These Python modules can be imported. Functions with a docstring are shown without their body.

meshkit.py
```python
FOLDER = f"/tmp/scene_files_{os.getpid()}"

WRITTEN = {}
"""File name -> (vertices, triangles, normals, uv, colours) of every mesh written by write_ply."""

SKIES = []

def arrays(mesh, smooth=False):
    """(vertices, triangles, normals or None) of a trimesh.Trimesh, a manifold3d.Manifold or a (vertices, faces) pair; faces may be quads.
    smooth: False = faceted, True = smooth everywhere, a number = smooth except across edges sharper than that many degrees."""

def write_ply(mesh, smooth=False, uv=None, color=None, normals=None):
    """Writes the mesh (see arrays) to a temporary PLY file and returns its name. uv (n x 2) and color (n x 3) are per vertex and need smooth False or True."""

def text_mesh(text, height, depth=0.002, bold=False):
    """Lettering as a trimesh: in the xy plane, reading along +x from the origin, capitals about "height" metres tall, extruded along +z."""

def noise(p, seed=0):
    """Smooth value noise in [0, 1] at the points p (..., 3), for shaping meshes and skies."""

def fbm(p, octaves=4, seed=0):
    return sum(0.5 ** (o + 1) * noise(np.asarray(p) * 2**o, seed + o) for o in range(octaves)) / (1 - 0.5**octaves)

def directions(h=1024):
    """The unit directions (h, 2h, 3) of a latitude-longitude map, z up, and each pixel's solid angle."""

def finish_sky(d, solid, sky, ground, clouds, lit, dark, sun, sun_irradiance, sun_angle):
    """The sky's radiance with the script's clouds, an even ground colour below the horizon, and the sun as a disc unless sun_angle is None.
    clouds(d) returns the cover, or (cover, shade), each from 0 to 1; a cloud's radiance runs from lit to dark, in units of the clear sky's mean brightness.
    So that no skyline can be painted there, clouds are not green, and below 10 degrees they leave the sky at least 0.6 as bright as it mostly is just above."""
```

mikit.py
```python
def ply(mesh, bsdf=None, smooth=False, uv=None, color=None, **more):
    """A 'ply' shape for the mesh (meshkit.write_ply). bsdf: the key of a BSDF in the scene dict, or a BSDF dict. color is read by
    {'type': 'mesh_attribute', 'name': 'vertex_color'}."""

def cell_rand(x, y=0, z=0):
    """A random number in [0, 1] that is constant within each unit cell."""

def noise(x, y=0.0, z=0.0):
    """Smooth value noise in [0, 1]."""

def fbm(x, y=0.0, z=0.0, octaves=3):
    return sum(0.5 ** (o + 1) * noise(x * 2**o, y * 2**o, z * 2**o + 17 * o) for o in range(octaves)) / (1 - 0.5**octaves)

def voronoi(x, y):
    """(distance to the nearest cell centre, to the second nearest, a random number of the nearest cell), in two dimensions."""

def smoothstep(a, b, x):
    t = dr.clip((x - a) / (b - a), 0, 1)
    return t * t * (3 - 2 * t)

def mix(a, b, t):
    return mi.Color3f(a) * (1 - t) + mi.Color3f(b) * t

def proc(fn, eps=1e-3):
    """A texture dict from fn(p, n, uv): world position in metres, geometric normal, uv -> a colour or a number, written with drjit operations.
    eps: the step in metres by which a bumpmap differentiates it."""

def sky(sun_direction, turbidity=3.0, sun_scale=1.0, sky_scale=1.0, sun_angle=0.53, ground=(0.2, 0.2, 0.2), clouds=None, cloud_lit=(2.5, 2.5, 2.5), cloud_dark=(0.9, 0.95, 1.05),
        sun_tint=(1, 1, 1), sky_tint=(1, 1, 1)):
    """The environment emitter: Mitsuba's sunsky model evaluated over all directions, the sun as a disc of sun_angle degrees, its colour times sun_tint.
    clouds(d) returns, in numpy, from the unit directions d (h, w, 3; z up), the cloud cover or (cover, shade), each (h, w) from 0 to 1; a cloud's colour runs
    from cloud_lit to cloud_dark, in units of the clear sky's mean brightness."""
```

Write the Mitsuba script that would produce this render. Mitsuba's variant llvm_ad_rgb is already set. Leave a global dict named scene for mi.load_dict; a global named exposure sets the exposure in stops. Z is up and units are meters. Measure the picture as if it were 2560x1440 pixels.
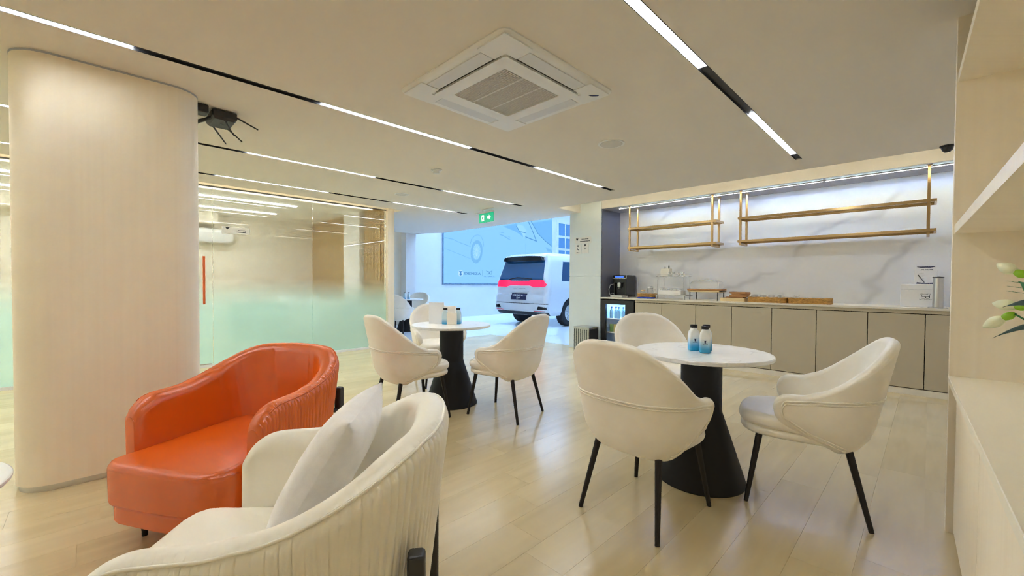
import math, random
import numpy as np, trimesh, manifold3d as m3, drjit as dr, mitsuba as mi
import shapely
from shapely.geometry import Polygon, LineString, Point, box as sbox
from shapely.ops import unary_union
import mikit, meshkit
from mikit import proc, noise, fbm, smoothstep, mix, cell_rand

T = mi.ScalarTransform4f
PI = math.pi
scene, labels = {}, {}
rng = random.Random(7)

# ------------------------------------------------------------------ camera, exposure, large lights
EYE = np.array([0.0, 0.0, 1.15]); FOCAL = 1045.0
pitch, roll = math.radians(1.1), math.atan(.00574)
fw = np.array([math.cos(pitch) / 2**.5, math.cos(pitch) / 2**.5, -math.sin(pitch)])
rt = np.array([1, -1, 0]) / 2**.5
up0 = np.cross(rt, fw)
up = up0 * math.cos(roll) - rt * math.sin(roll)
scene['camera'] = {'type': 'perspective', 'fov': math.degrees(2 * math.atan(1280 / FOCAL)), 'fov_axis': 'x',
                   'principal_point_offset_x': 0.0, 'principal_point_offset_y': -6.065 / 1440,
                   'near_clip': 0.02, 'far_clip': 200.0,
                   'to_world': T().look_at(origin=EYE.tolist(), target=(EYE + fw).tolist(), up=up.tolist())}
exposure = 0.4
STRIP = 40.0          # radiance of the linear ceiling lights
COVE = 18.0            # of the hidden cove strips
SHOW = 14.0           # of the showroom's ceiling panels
MEET = 30.0           # of the meeting room's ceiling lights


def emit(c, s=1.0):
    return {'type': 'area', 'radiance': {'type': 'rgb', 'value': [float(x) * s for x in c]}}


WHITE_L = (0.89, 0.955, 1.0)
WARM_L = (1.0, 0.93, 0.74)
COOL_L = (0.37, 0.61, 1.0)


# ------------------------------------------------------------------ materials
def srgb(*c):
    c = np.array(c, float) / 255
    return [float(x) for x in np.where(c < .04045, c / 12.92, ((c + .055) / 1.055) ** 2.4)]


def rgb(c):
    return {'type': 'rgb', 'value': list(map(float, c))}


def pr(key, color, rough=.5, two=True, **k):
    b = {'type': 'principled', 'base_color': color if isinstance(color, dict) else rgb(color), 'roughness': rough, **k}
    scene[key] = {'type': 'twosided', 'bsdf': b} if two else b
    return key


def bumped(key, inner, fn, scale, eps=1e-3):
    scene[key] = {'type': 'twosided', 'bsdf': {'type': 'bumpmap', 'arbitrary': proc(fn, eps), 'scale': scale, 'bsdf': inner}}
    return key


def floor_fn(p, n, uv):
    row = dr.floor((p.y + 20.0) / .2)
    off = cell_rand(row, 3) * 1.22
    col = dr.floor((p.x + 20.0 + off) / 1.22)
    tone = cell_rand(row, col, 5)
    g = fbm(p.x * 2.5 + tone * 40, p.y * 22, tone * 9, 3)
    g2 = noise(p.x * 4 + tone * 13, p.y * 7, 2.0)
    c = mix(srgb(200, 180, 134), srgb(218, 201, 162), tone * .45 + g * .55)
    return c * (.89 + .10 * g2 + .05 * g)


def laminate_fn(p, n, uv):
    g = fbm(p.x * 70 + p.y * 70, p.z * 1.2, 1.0, 2)
    g2 = noise(p.x * 9 + p.y * 9, p.z * .5, 3.0)
    return mix(srgb(238, 227, 206), srgb(244, 235, 216), g * .6 + g2 * .4)


def marble_fn(p, n, uv):
    y, z = p.y, p.z
    w = fbm(y * 1.1, z * 1.4, 4.0, 4)
    w2 = fbm(y * 4.0, z * 4.0, 8.0, 2)
    t = (y * .55 + z * .95) * 1.15 + (w - .5) * 1.5 + (w2 - .5) * .16
    v = dr.abs(t - dr.floor(t) - .5)
    vein = (1 - smoothstep(0.0, .11, v)) * smoothstep(.40, .62, fbm(y * 1.7, z * 1.7, 2.0, 2))
    soft = (1 - smoothstep(0.0, .30, v)) * .3
    return mix(srgb(243, 244, 244), srgb(196, 196, 196), dr.clip(vein * .38 + soft * .38, 0, 1))


def table_marble_fn(p, n, uv):
    w = fbm(p.x * 4, p.y * 4, 1.0, 3)
    t = (p.x * 3 + p.y * 1.4) + (w - .5) * 3
    v = dr.abs(t - dr.floor(t) - .5)
    return mix(srgb(240, 239, 236), srgb(215, 213, 210), (1 - smoothstep(0.0, .05, v)) * .5)


def leather_bump(p, n, uv):
    return noise(p.x * 330, p.y * 330, p.z * 330) * .5 + noise(p.x * 160, p.y * 160, p.z * 160) * .5


def wick_fn(p, n, uv):
    a = noise(p.x * 90 + p.y * 90, p.z * 160, 1.0)
    return mix(srgb(150, 104, 44), srgb(214, 168, 92), a)


def wood_fn(p, n, uv):
    a = fbm(p.y * 5 + p.x * 5, p.z * 120, p.x * 60, 2)
    return mix(srgb(150, 100, 55), srgb(192, 140, 88), a)


def fabric_fn(p, n, uv):
    a = fbm(p.x * 26, p.y * 26, p.z * 26, 3)
    b = noise(p.x * 700, p.y * 700, p.z * 700)
    return mix(srgb(218, 217, 220), srgb(240, 239, 241), a * .7 + b * .3)


def cream_fn(p, n, uv):
    a = fbm(p.x * 14, p.y * 14, p.z * 14, 3)
    return mix(srgb(243, 237, 224), srgb(251, 247, 238), a)


def bottle_fn(p, n, uv):
    t = smoothstep(.768, .842, p.z)
    return mix(srgb(40, 168, 222), srgb(246, 250, 252), t)


def bottle_far_fn(p, n, uv):
    t = smoothstep(.752, .81, p.z)
    return mix(srgb(40, 160, 214), srgb(210, 232, 242), t)


def frost_w(p, n, uv):
    return .02 + .64 * (1 - smoothstep(.66, 1.22, p.z))


pr('m_floor', proc(floor_fn), .22, specular=.6)
pr('m_ceiling', srgb(222, 217, 207), .85)
pr('m_white_wall', srgb(238, 238, 236), .6)
pr('m_beige_wall', srgb(240, 234, 219), .7)
pr('m_laminate', proc(laminate_fn), .5)
pr('m_marble', proc(marble_fn), .3)
pr('m_table_marble', proc(table_marble_fn), .2, specular=.5)
pr('m_pier', srgb(226, 236, 238), .28, specular=.5)
pr('m_dark_panel', srgb(96, 98, 104), .3)
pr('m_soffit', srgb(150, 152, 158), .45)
pr('m_cabinet', srgb(182, 172, 150), .42, metallic=.15)
pr('m_gap', srgb(40, 36, 30), .8)
pr('m_counter', srgb(236, 230, 214), .22, specular=.5)
pr('m_tile', srgb(225, 230, 236), .14, specular=.5)
pr('m_grout', srgb(170, 174, 180), .8)
pr('m_black', srgb(24, 24, 26), .45)
pr('m_black_gloss', srgb(16, 17, 20), .15)
pr('m_black_metal', srgb(11, 12, 16), .55, specular=.25)
pr('m_leg', srgb(16, 13, 14), .5, specular=.3)
pr('m_plastic', srgb(232, 233, 230), .4)
pr('m_plastic2', srgb(214, 216, 216), .4)
pr('m_grille', srgb(206, 205, 198), .5)
pr('m_grille_dark', srgb(22, 20, 17), .9)
pr('m_brass', srgb(186, 156, 108), .22, metallic=1.0)
pr('m_steel', srgb(206, 206, 204), .28, metallic=1.0)
pr('m_steel_dark', srgb(90, 90, 92), .35, metallic=1.0)
pr('m_slat', srgb(214, 182, 116), .42, metallic=.25)
pr('m_slat_back', srgb(150, 120, 70), .6)
bumped('m_orange', {'type': 'principled', 'base_color': rgb(srgb(214, 93, 22)), 'roughness': .22, 'specular': .65, 'clearcoat': .5, 'clearcoat_gloss': .8}, leather_bump, .0012)
pr('m_orange_handle', srgb(200, 92, 40), .4)
pr('m_cream', proc(cream_fn), .42, specular=.45, sheen=.2)
pr('m_cream_plain', srgb(247, 242, 229), .38, specular=.5)
pr('m_fabric', proc(fabric_fn), .9, sheen=.4)
pr('m_wick', proc(wick_fn), .7)
pr('m_wood', proc(wood_fn), .5)
pr('m_pale_wood', srgb(226, 202, 150), .5)
pr('m_bottle', proc(bottle_fn), .25, specular=.5)
pr('m_bottle_far', proc(bottle_far_fn), .25)
pr('m_paper', srgb(244, 243, 240), .7)
pr('m_card', srgb(238, 240, 244), .6)
pr('m_navy', srgb(22, 28, 66), .5)
pr('m_blue', srgb(28, 62, 168), .6)
pr('m_ink', srgb(60, 66, 74), .6)
pr('m_green', srgb(0, 150, 104), .5)
pr('m_leaf', srgb(22, 92, 40), .4)
pr('m_leaf_dark', srgb(30, 50, 40), .6, specular=.2)
pr('m_calyx', srgb(140, 190, 40), .5)
pr('m_petal', srgb(240, 244, 214), .5)
pr('m_carpaint', srgb(236, 240, 244), .2, clearcoat=1.0, clearcoat_gloss=.95)
pr('m_carglass', srgb(26, 70, 108), .08, specular=.6)
pr('m_window_blue', srgb(120, 164, 200), .15)
pr('m_tyre', srgb(28, 29, 32), .8)
pr('m_red_lens', srgb(220, 12, 44), .15)
pr('m_can_red', srgb(198, 60, 60), .3)
pr('m_can_green', srgb(112, 150, 70), .3)
pr('m_can_yellow', srgb(200, 178, 90), .3)
pr('m_fridge_in', srgb(190, 214, 238), .5)
pr('m_water', srgb(130, 190, 226), .2)
pr('m_fur_white', srgb(240, 240, 236), .7)
scene['m_glass'] = {'type': 'thindielectric', 'int_ior': 1.5}
scene['m_solid_glass'] = {'type': 'blendbsdf', 'weight': .13, 'a': {'type': 'thindielectric', 'int_ior': 1.5},
                          'b': {'type': 'principledthin', 'base_color': rgb((.95, .97, .97)), 'roughness': .25, 'diff_trans': .8, 'spec_trans': 0.0, 'eta': 1.5}}
scene['m_frost'] = {'type': 'blendbsdf', 'weight': proc(frost_w),
                    'a': {'type': 'thindielectric', 'int_ior': 1.5},
                    'b': {'type': 'principledthin', 'base_color': rgb(srgb(226, 254, 250)), 'roughness': .55, 'diff_trans': 1.25, 'spec_trans': .0, 'eta': 1.3}}


# ------------------------------------------------------------------ mesh helpers
def cat(*ms):
    return trimesh.util.concatenate([m for m in ms if m is not None])


def tm(man):
    m = man.to_mesh()
    return trimesh.Trimesh(np.array(m.vert_properties[:, :3]), np.array(m.tri_verts), process=False)


def bx(x0, x1, y0, y1, z0, z1):
    b = trimesh.creation.box((abs(x1 - x0), abs(y1 - y0), abs(z1 - z0)))
    b.apply_translation(((x0 + x1) / 2, (y0 + y1) / 2, (z0 + z1) / 2))
    return b


def rbx(x0, x1, y0, y1, z0, z1, r=.004, n=8):
    """Box with rounded edges (hull of spheres)."""
    s = m3.Manifold.sphere(r, n)
    pts = [s.translate((x, y, z)) for x in (x0 + r, x1 - r) for y in (y0 + r, y1 - r) for z in (z0 + r, z1 - r)]
    return tm(m3.Manifold.batch_hull(pts))


def cbx(x0, x1, y0, y1, z0, z1, c=.003):
    """Box with chamfered edges: few triangles."""
    P = []
    for sx, x in ((1, x0), (-1, x1)):
        for sy, y in ((1, y0), (-1, y1)):
            for sz, z in ((1, z0), (-1, z1)):
                P += [(x, y + sy * c, z + sz * c), (x + sx * c, y, z + sz * c), (x + sx * c, y + sy * c, z)]
    return tm(m3.Manifold.hull_points(np.array(P)))


def tube(path, r, n=10, caps=True):
    path = np.asarray(path, float)
    rad = np.broadcast_to(np.asarray(r, float), (len(path),))
    tan = np.gradient(path, axis=0)
    tan /= np.linalg.norm(tan, axis=1, keepdims=True) + 1e-12
    ref = np.array([0, 0, 1.0]) if abs(tan[0][2]) < .9 else np.array([1.0, 0, 0])
    u = np.cross(tan[0], ref); u /= np.linalg.norm(u)
    V = []
    for p, t, q in zip(path, tan, rad):
        u = u - t * (u @ t); u /= np.linalg.norm(u) + 1e-12
        w = np.cross(t, u)
        a = np.arange(n) * 2 * PI / n
        V.append(p + q * (np.cos(a)[:, None] * u + np.sin(a)[:, None] * w))
    return loft(V, caps)


def loft(rings, caps=True, closed=True):
    """Rings: list of (n,3) closed loops."""
    R = np.array(rings); m, n = R.shape[:2]
    V = R.reshape(-1, 3)
    F = []
    i = np.arange(m - 1)[:, None] * n; j = np.arange(n)[None]; k = (j + 1) % n
    a, b, c, d = i + j, i + k, i + n + k, i + n + j
    F = np.concatenate([np.stack([a, b, c], -1).reshape(-1, 3), np.stack([a, c, d], -1).reshape(-1, 3)])
    if caps:
        V = np.vstack([V, R[0].mean(0), R[-1].mean(0)])
        e0, e1 = m * n, m * n + 1
        j = np.arange(n); k = (j + 1) % n
        F = np.vstack([F, np.stack([k, j, j * 0 + e0], 1), np.stack([(m - 1) * n + j, (m - 1) * n + k, j * 0 + e1], 1)])
    t = trimesh.Trimesh(V, F, process=False)
    if t.volume < 0:
        t.invert()
    return t


def lathe(prof, n=32, c=(0, 0)):
    """prof: list of (r, z) from bottom to top."""
    a = np.arange(n) * 2 * PI / n
    return loft([np.stack([c[0] + r * np.cos(a), c[1] + r * np.sin(a), a * 0 + z], 1) for r, z in prof])


def prism(poly, z0, z1):
    gs = getattr(poly, 'geoms', [poly])
    out = []
    for g in gs:
        m = trimesh.creation.extrude_polygon(g, z1 - z0, engine='earcut')
        m.apply_translation((0, 0, z0)); out.append(m)
    return cat(*out)


def to_frame(mesh, o, ex, ey, ez):
    M = np.eye(4); M[:3, 0], M[:3, 1], M[:3, 2], M[:3, 3] = ex, ey, ez, o
    m = mesh.copy(); m.apply_transform(M); return m


def text_on(s, h, o, ex, ey, ez, bold=False, depth=.0015, sx=1.0, center=True):
    m = meshkit.text_mesh(s, h, depth, bold)
    m.apply_scale((sx, 1, 1))
    if center:
        m.apply_translation((-(m.bounds[0][0] + m.bounds[1][0]) / 2, 0, 0))
    return to_frame(m, o, ex, ey, ez)


def ribbon(pts, w, depth=.002, cap=1):
    return prism(LineString(pts).buffer(w / 2, cap_style=cap, join_style=1, quad_segs=3), 0, depth)


def superellipse(n, ax, ay, e=2.6, c=(0, 0)):
    a = np.arange(n) * 2 * PI / n
    x = np.sign(np.cos(a)) * np.abs(np.cos(a)) ** (2 / e) * ax + c[0]
    y = np.sign(np.sin(a)) * np.abs(np.sin(a)) ** (2 / e) * ay + c[1]
    return np.stack([x, y], 1)


def slab(n, ax, ay, z0, z1, r, e=3.0, c=(0, 0), dome=0.0):
    """A cushion-like slab with a superellipse plan and rounded rim."""
    rings = []
    for t in np.linspace(-PI / 2, PI / 2, 11):
        q = r * (1 - math.cos(t)); z = (z0 + r if t < 0 else z1 - r) + r * math.sin(t)
        s = superellipse(n, ax - q, ay - q, e, c)
        rings.append(np.column_stack([s, np.full(n, z)]))
    if dome:
        for f in (.75, .5, .25):
            s = superellipse(n, (ax - r) * f, (ay - r) * f, e, c)
            rings.append(np.column_stack([s, np.full(n, z1 + dome * (1 - f * f))]))
    return loft(rings)


def rotz(deg, x=0, y=0, z=0):
    return T().translate([float(x), float(y), float(z)]).rotate([0, 0, 1], float(deg))


# ------------------------------------------------------------------ scene helpers
_taken = {}


def key_for(base):
    n = _taken.get(base, -1) + 1
    _taken[base] = n
    return base if n == 0 else f'{base}_{n:03d}'


class Model:
    """A thing's parts, each an entry of its own; put() adds one thing."""

    def __init__(self):
        self.parts, self.names, self.plab = [], {}, {}

    def add(self, name, mesh, mat, smooth=30, label=None, **more):
        n = self.names.get(name, -1) + 1
        self.names[name] = n
        full = name if n == 0 else f'{name}_{n:03d}'
        self.parts.append((full, mikit.ply(mesh, mat, smooth=smooth, **more)))
        if label:
            self.plab[full] = label
        return full

    def put(self, base, label=None, cat_=None, group=None, M=None, kind=None):
        k = key_for(base)
        for full, d in self.parts:
            scene[k if full == '' else f'{k}__{full}'] = {**d, 'to_world': M} if M is not None else dict(d)
        p = {}
        if label: p['label'] = label
        if cat_: p['category'] = cat_
        if group: p['group'] = group
        if kind: p['kind'] = kind
        labels[k] = p
        for full, l in self.plab.items():
            labels[f'{k}__{full}'] = {'label': l}
        return k


def single(base, mesh, mat, label=None, cat_=None, group=None, M=None, smooth=30, kind=None, **more):
    k = key_for(base)
    scene[k] = mikit.ply(mesh, mat, smooth=smooth, **more)
    if M is not None:
        scene[k]['to_world'] = M
    p = {}
    if label: p['label'] = label
    if cat_: p['category'] = cat_
    if group: p['group'] = group
    if kind: p['kind'] = kind
    labels[k] = p
    return k


def struct(base, mesh, mat, label=None, **k):
    return single(base, mesh, mat, label, kind='structure', smooth=k.pop('smooth', False), **k)


def child(parent, name, mesh, mat, smooth=30, label=None, **more):
    k = key_for(f'{parent}__{name}')
    scene[k] = mikit.ply(mesh, mat, smooth=smooth, **more)
    if label:
        labels[k] = {'label': label}
    return k


CEIL = 2.37
# ------------------------------------------------------------------ floor
fl = struct('floor', bx(-3.4, 6.16, -2.6, 10.6, -.06, -.004), 'm_floor', 'pale oak vinyl plank floor of the lounge')
for r in range(98, 134):                       # rows of planks, y = r*.2-20
    y0 = r * .2 - 20
    off = None
    h = None
    # same hash as the material so each plank carries one tone
    def _cr(x, y=0, z=0):
        f = lambda v: (int(math.floor(v)) + 1000000) & 0xFFFFFFFF
        hh = (f(x) * 374761393 + f(y) * 668265263 + f(z) * 2147483647) & 0xFFFFFFFF
        hh = ((hh ^ (hh >> 13)) * 1274126177) & 0xFFFFFFFF
        return ((hh ^ (hh >> 16)) & 0xFFFFFF) / 16777215.0
    off = _cr(r, 3) * 1.22
    c0 = math.floor((-.9 + 20 + off) / 1.22)
    for c in range(c0, c0 + 8):
        a = c * 1.22 - 20 - off
        b = min(a + 1.22, 6.158)
        if a > 6.1 or b < -.7:
            continue
        child(fl, 'plank', bx(a + .0004, b - .0004, y0 + .0004, y0 + .1996, -.004, 0), 'm_floor', smooth=False)

fs = struct('floor', bx(3.7, 15.2, -1.2, 11.2, -.07, -.008), 'm_grout', 'pale polished tile floor of the car showroom', smooth=False)
for i in range(10):
    for j in range(9):
        x0, y0 = 6.165 + i * .9, 3.0 + j * .9
        if y0 + .9 > 11.2: continue
        child(fs, 'tile', bx(x0 + .0015, x0 + .8985, y0 + .0015, y0 + .8985, -.008, .0), 'm_tile', smooth=False)
for i in range(3):
    for j in range(4):
        x0, y0 = 3.9 + i * .75, 6.8 + j * .8
        child(fs, 'tile', bx(x0 + .0015, x0 + .7485, y0 + .0015, y0 + .7985, -.008, .002), 'm_tile', smooth=False)

# ------------------------------------------------------------------ ceiling with light slots
SLOTS = {'right': (.93, [(-1.0, 2.444), (3.39, 4.665)], 4.89),
         'main': (2.98, [(-3.0, .157), (1.124, 2.437), (3.359, 4.598)], 4.85),
         'second': (4.62, [(-3.0, -.28), (1.05, 2.34), (3.337, 4.636)], 4.846),
         'third': (5.87, [(-3.0, -.42), (1.013, 2.29), (3.296, 4.49)], 4.73)}
W = .05
cpoly = unary_union([sbox(-3.3, -2.5, 6.15, 6.40), Polygon([(3.75, 6.0), (6.15, 6.0), (6.15, 8.63), (5.70, 9.3), (3.75, 9.3)])])
cpoly = cpoly.difference(sbox(5.36, -2.6, 6.3, 4.33))
for y, seg, end in SLOTS.values():
    cpoly = cpoly.difference(sbox(-3.2 if y > 1.5 else -1.1, y - W / 2 - .004, end + .004, y + W / 2 + .004))
cl = struct('ceiling', prism(cpoly, CEIL, CEIL + .05), 'm_ceiling', 'cream painted lounge ceiling with recessed linear lights')
struct('ceiling', bx(-3.4, 6.15, -2.6, 10.4, 2.60, 2.64), 'm_ceiling', 'upper deck of the coves above the lounge')
# cove sides
child(cl, 'cove_edge', bx(5.345, 5.36, -2.6, 4.33, CEIL + .05, 2.43), 'm_ceiling', smooth=False)
child(cl, 'cove_edge', bx(5.34, 6.02, 4.33, 4.345, CEIL, 2.6), 'm_ceiling', smooth=False)
child(cl, 'cove_edge', bx(3.75, 3.765, 6.39, 6.72, CEIL, 2.6), 'm_ceiling', smooth=False)
child(cl, 'cove_edge', bx(-3.3, 3.75, 6.385, 6.40, CEIL + .05, 2.43), 'm_ceiling', smooth=False)
lab = {'right': 'linear ceiling light nearest the marble niche, right of the air conditioner',
       'main': 'longest linear ceiling light, running from above the wooden column past the air conditioner',
       'second': 'linear ceiling light passing just behind the black router',
       'third': 'linear ceiling light nearest the frosted glass wall'}
for nme, (y, seg, end) in SLOTS.items():
    m = Model()
    xs = -3.18 if y > 1.5 else -1.08
    m.add('housing', cat(bx(xs, end, y - W / 2 - .003, y - W / 2, CEIL - .001, CEIL + .045), bx(xs, end, y + W / 2, y + W / 2 + .003, CEIL - .001, CEIL + .045),
                         bx(xs, end, y - W / 2, y + W / 2, CEIL + .040, CEIL + .045)), 'm_black', smooth=False)
    cur = xs
    for a, b in seg + [(end, end)]:
        a = max(a, xs)
        if a - cur > .05:
            m.add('black_insert', bx(cur + .002, a - .002, y - W / 2 + .001, y + W / 2 - .001, CEIL + .012, CEIL + .03), 'm_black', smooth=False)
        if b > a:
            m.add('diffuser', bx(a, b, y - W / 2 + .002, y + W / 2 - .002, CEIL + .002, CEIL + .036), 'm_paper', smooth=False, emitter=emit(WHITE_L, STRIP))
        cur = b
    m.put('linear_light', lab[nme], 'ceiling light', 'linear lights set into the lounge ceiling')

# hidden LED strips lying in the coves (real lamps of this place: they light the coves)
single('cove_light', bx(5.27, 5.30, -1.4, 4.3, 2.45, 2.47), 'm_paper', 'hidden light strip in the cove above the marble niche', 'cove light', emitter=emit(WARM_L, COVE), smooth=False)
single('cove_light', bx(-2.6, 3.6, 6.31, 6.34, 2.45, 2.47), 'm_paper', 'hidden light strip in the cove above the frosted glass wall', 'cove light', emitter=emit(WARM_L, COVE * .4), smooth=False)
single('cove_light', bx(4.0, 5.6, 9.2, 9.215, 2.45, 2.46), 'm_paper', 'hidden light strip in the cove behind the farthest dining table', 'cove light', emitter=emit(WARM_L, COVE * .5), smooth=False)

# ------------------------------------------------------------------ lounge walls
struct('wall_back', bx(-3.4, -3.3, -2.6, 6.8, 0, 2.6), 'm_beige_wall', 'beige wall behind the lounge')
struct('wall_right', bx(-3.4, 6.7, -1.0, -.9, 0, 2.6), 'm_laminate', 'wood panelled wall behind the bookcase')
# header above the glass, and end post
hd = struct('trim_1', bx(-3.3, 3.755, 6.72, 6.82, 2.405, 2.6), 'm_laminate', 'pale wooden header above the glass wall')
struct('trim_2', bx(3.635, 3.757, 6.70, 6.84, 0, 2.6), 'm_laminate', 'pale wooden post at the end of the glass wall')
child(hd, 'glass_channel', bx(-3.3, 3.635, 6.755, 6.785, 2.395, 2.405), 'm_steel_dark', smooth=False)
struct('baseboard_glass', bx(-3.3, 3.635, 6.745, 6.795, 0, .035), 'm_plastic', 'white sill under the glass wall', smooth=False)
edges = [-3.3, -2.0, -.8, .35, 1.122, 2.394, 3.632]
for i in range(len(edges) - 1):
    a, b = edges[i], edges[i + 1]
    if i == 3:
        d = struct('door_1', bx(a + .004, b - .004, 6.765, 6.777, .04, 2.392), 'm_frost', 'frosted glass door with a copper orange pull handle')
        hm = cat(rbx(1.005, 1.030, 6.700, 6.722, .84, 1.47, .004), )
        child(d, 'handle', hm, 'm_orange_handle', label='flat copper orange pull handle')
        for zz in (.95, 1.38):
            child(d, 'handle_mount', tube([(1.017, 6.72, zz), (1.017, 6.766, zz)], .009), 'm_steel')
        child(d, 'patch_fitting', rbx(.90, 1.1, 6.748, 6.762, .005, .05, .004), 'm_steel')
    else:
        struct(f'window_{i + 1}', bx(a + .002, b - .002, 6.765, 6.777, .036, 2.398), 'm_frost', 'glass pane frosted mint green in its lower half')

# meeting room behind the glass
struct('wall_meeting_back', bx(-3.4, 3.9, 10.4, 10.5, 0, 2.6), 'm_beige_wall', 'beige back wall of the meeting room')
struct('wall_meeting_left', bx(-3.4, -3.3, 6.8, 10.5, 0, 2.6), 'm_beige_wall', 'beige left wall of the meeting room')
wr = struct('wall_meeting_right', bx(3.72, 3.75, 6.84, 10.4, 0, 2.6), 'm_slat_back', 'side wall of the meeting room clad in golden slats')
yy = 6.90
while yy < 10.38:
    if not (7.70 < yy < 8.46):
        child(wr, 'slat', bx(3.675, 3.72, yy, yy + .028, 0.02, 2.5), 'm_slat', smooth=False)
    yy += .056
struct('wall_corridor_side', bx(3.751, 3.757, 6.84, 10.4, 0, 2.6), 'm_beige_wall', 'beige corridor side of the meeting room wall')
struct('trim_3', bx(3.60, 3.73, 7.74, 8.45, 0, 2.5), 'm_white_wall', 'white pilaster in the slatted wall')
struct('ceiling', bx(-3.3, 3.73, 6.83, 10.4, 2.5, 2.54), 'm_white_wall', 'white ceiling of the meeting room')
for x0, x1, y0 in ((-2.6, -.2, 8.1), (.3, 2.6, 8.1), (-2.6, -.2, 9.3), (.3, 2.6, 9.3)):
    single('meeting_light', bx(x0, x1, y0, y0 + .05, 2.485, 2.499), 'm_paper', f"thin linear light on the ceiling behind the glass, {'front' if y0 < 9 else 'back'} row, {'left' if x0 < 0 else 'right'} one", 'ceiling light', 'linear lights of the meeting room', emitter=emit(WHITE_L, MEET), smooth=False)
# soffit over the meeting room's back-left
struct('ceiling', bx(-3.3, 1.75, 10.0, 10.4, 2.28, 2.5), 'm_beige_wall', 'lowered soffit along the meeting room back wall')

# corridor end walls
struct('wall_corridor', bx(3.75, 5.79, 9.95, 10.1, 0, 2.6), 'm_beige_wall', 'beige wall at the end of the corridor')
struct('trim_4', bx(5.78, 6.08, 9.72, 10.1, 0, 2.6), 'm_white_wall', 'white pilaster beside the showroom opening')
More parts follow.
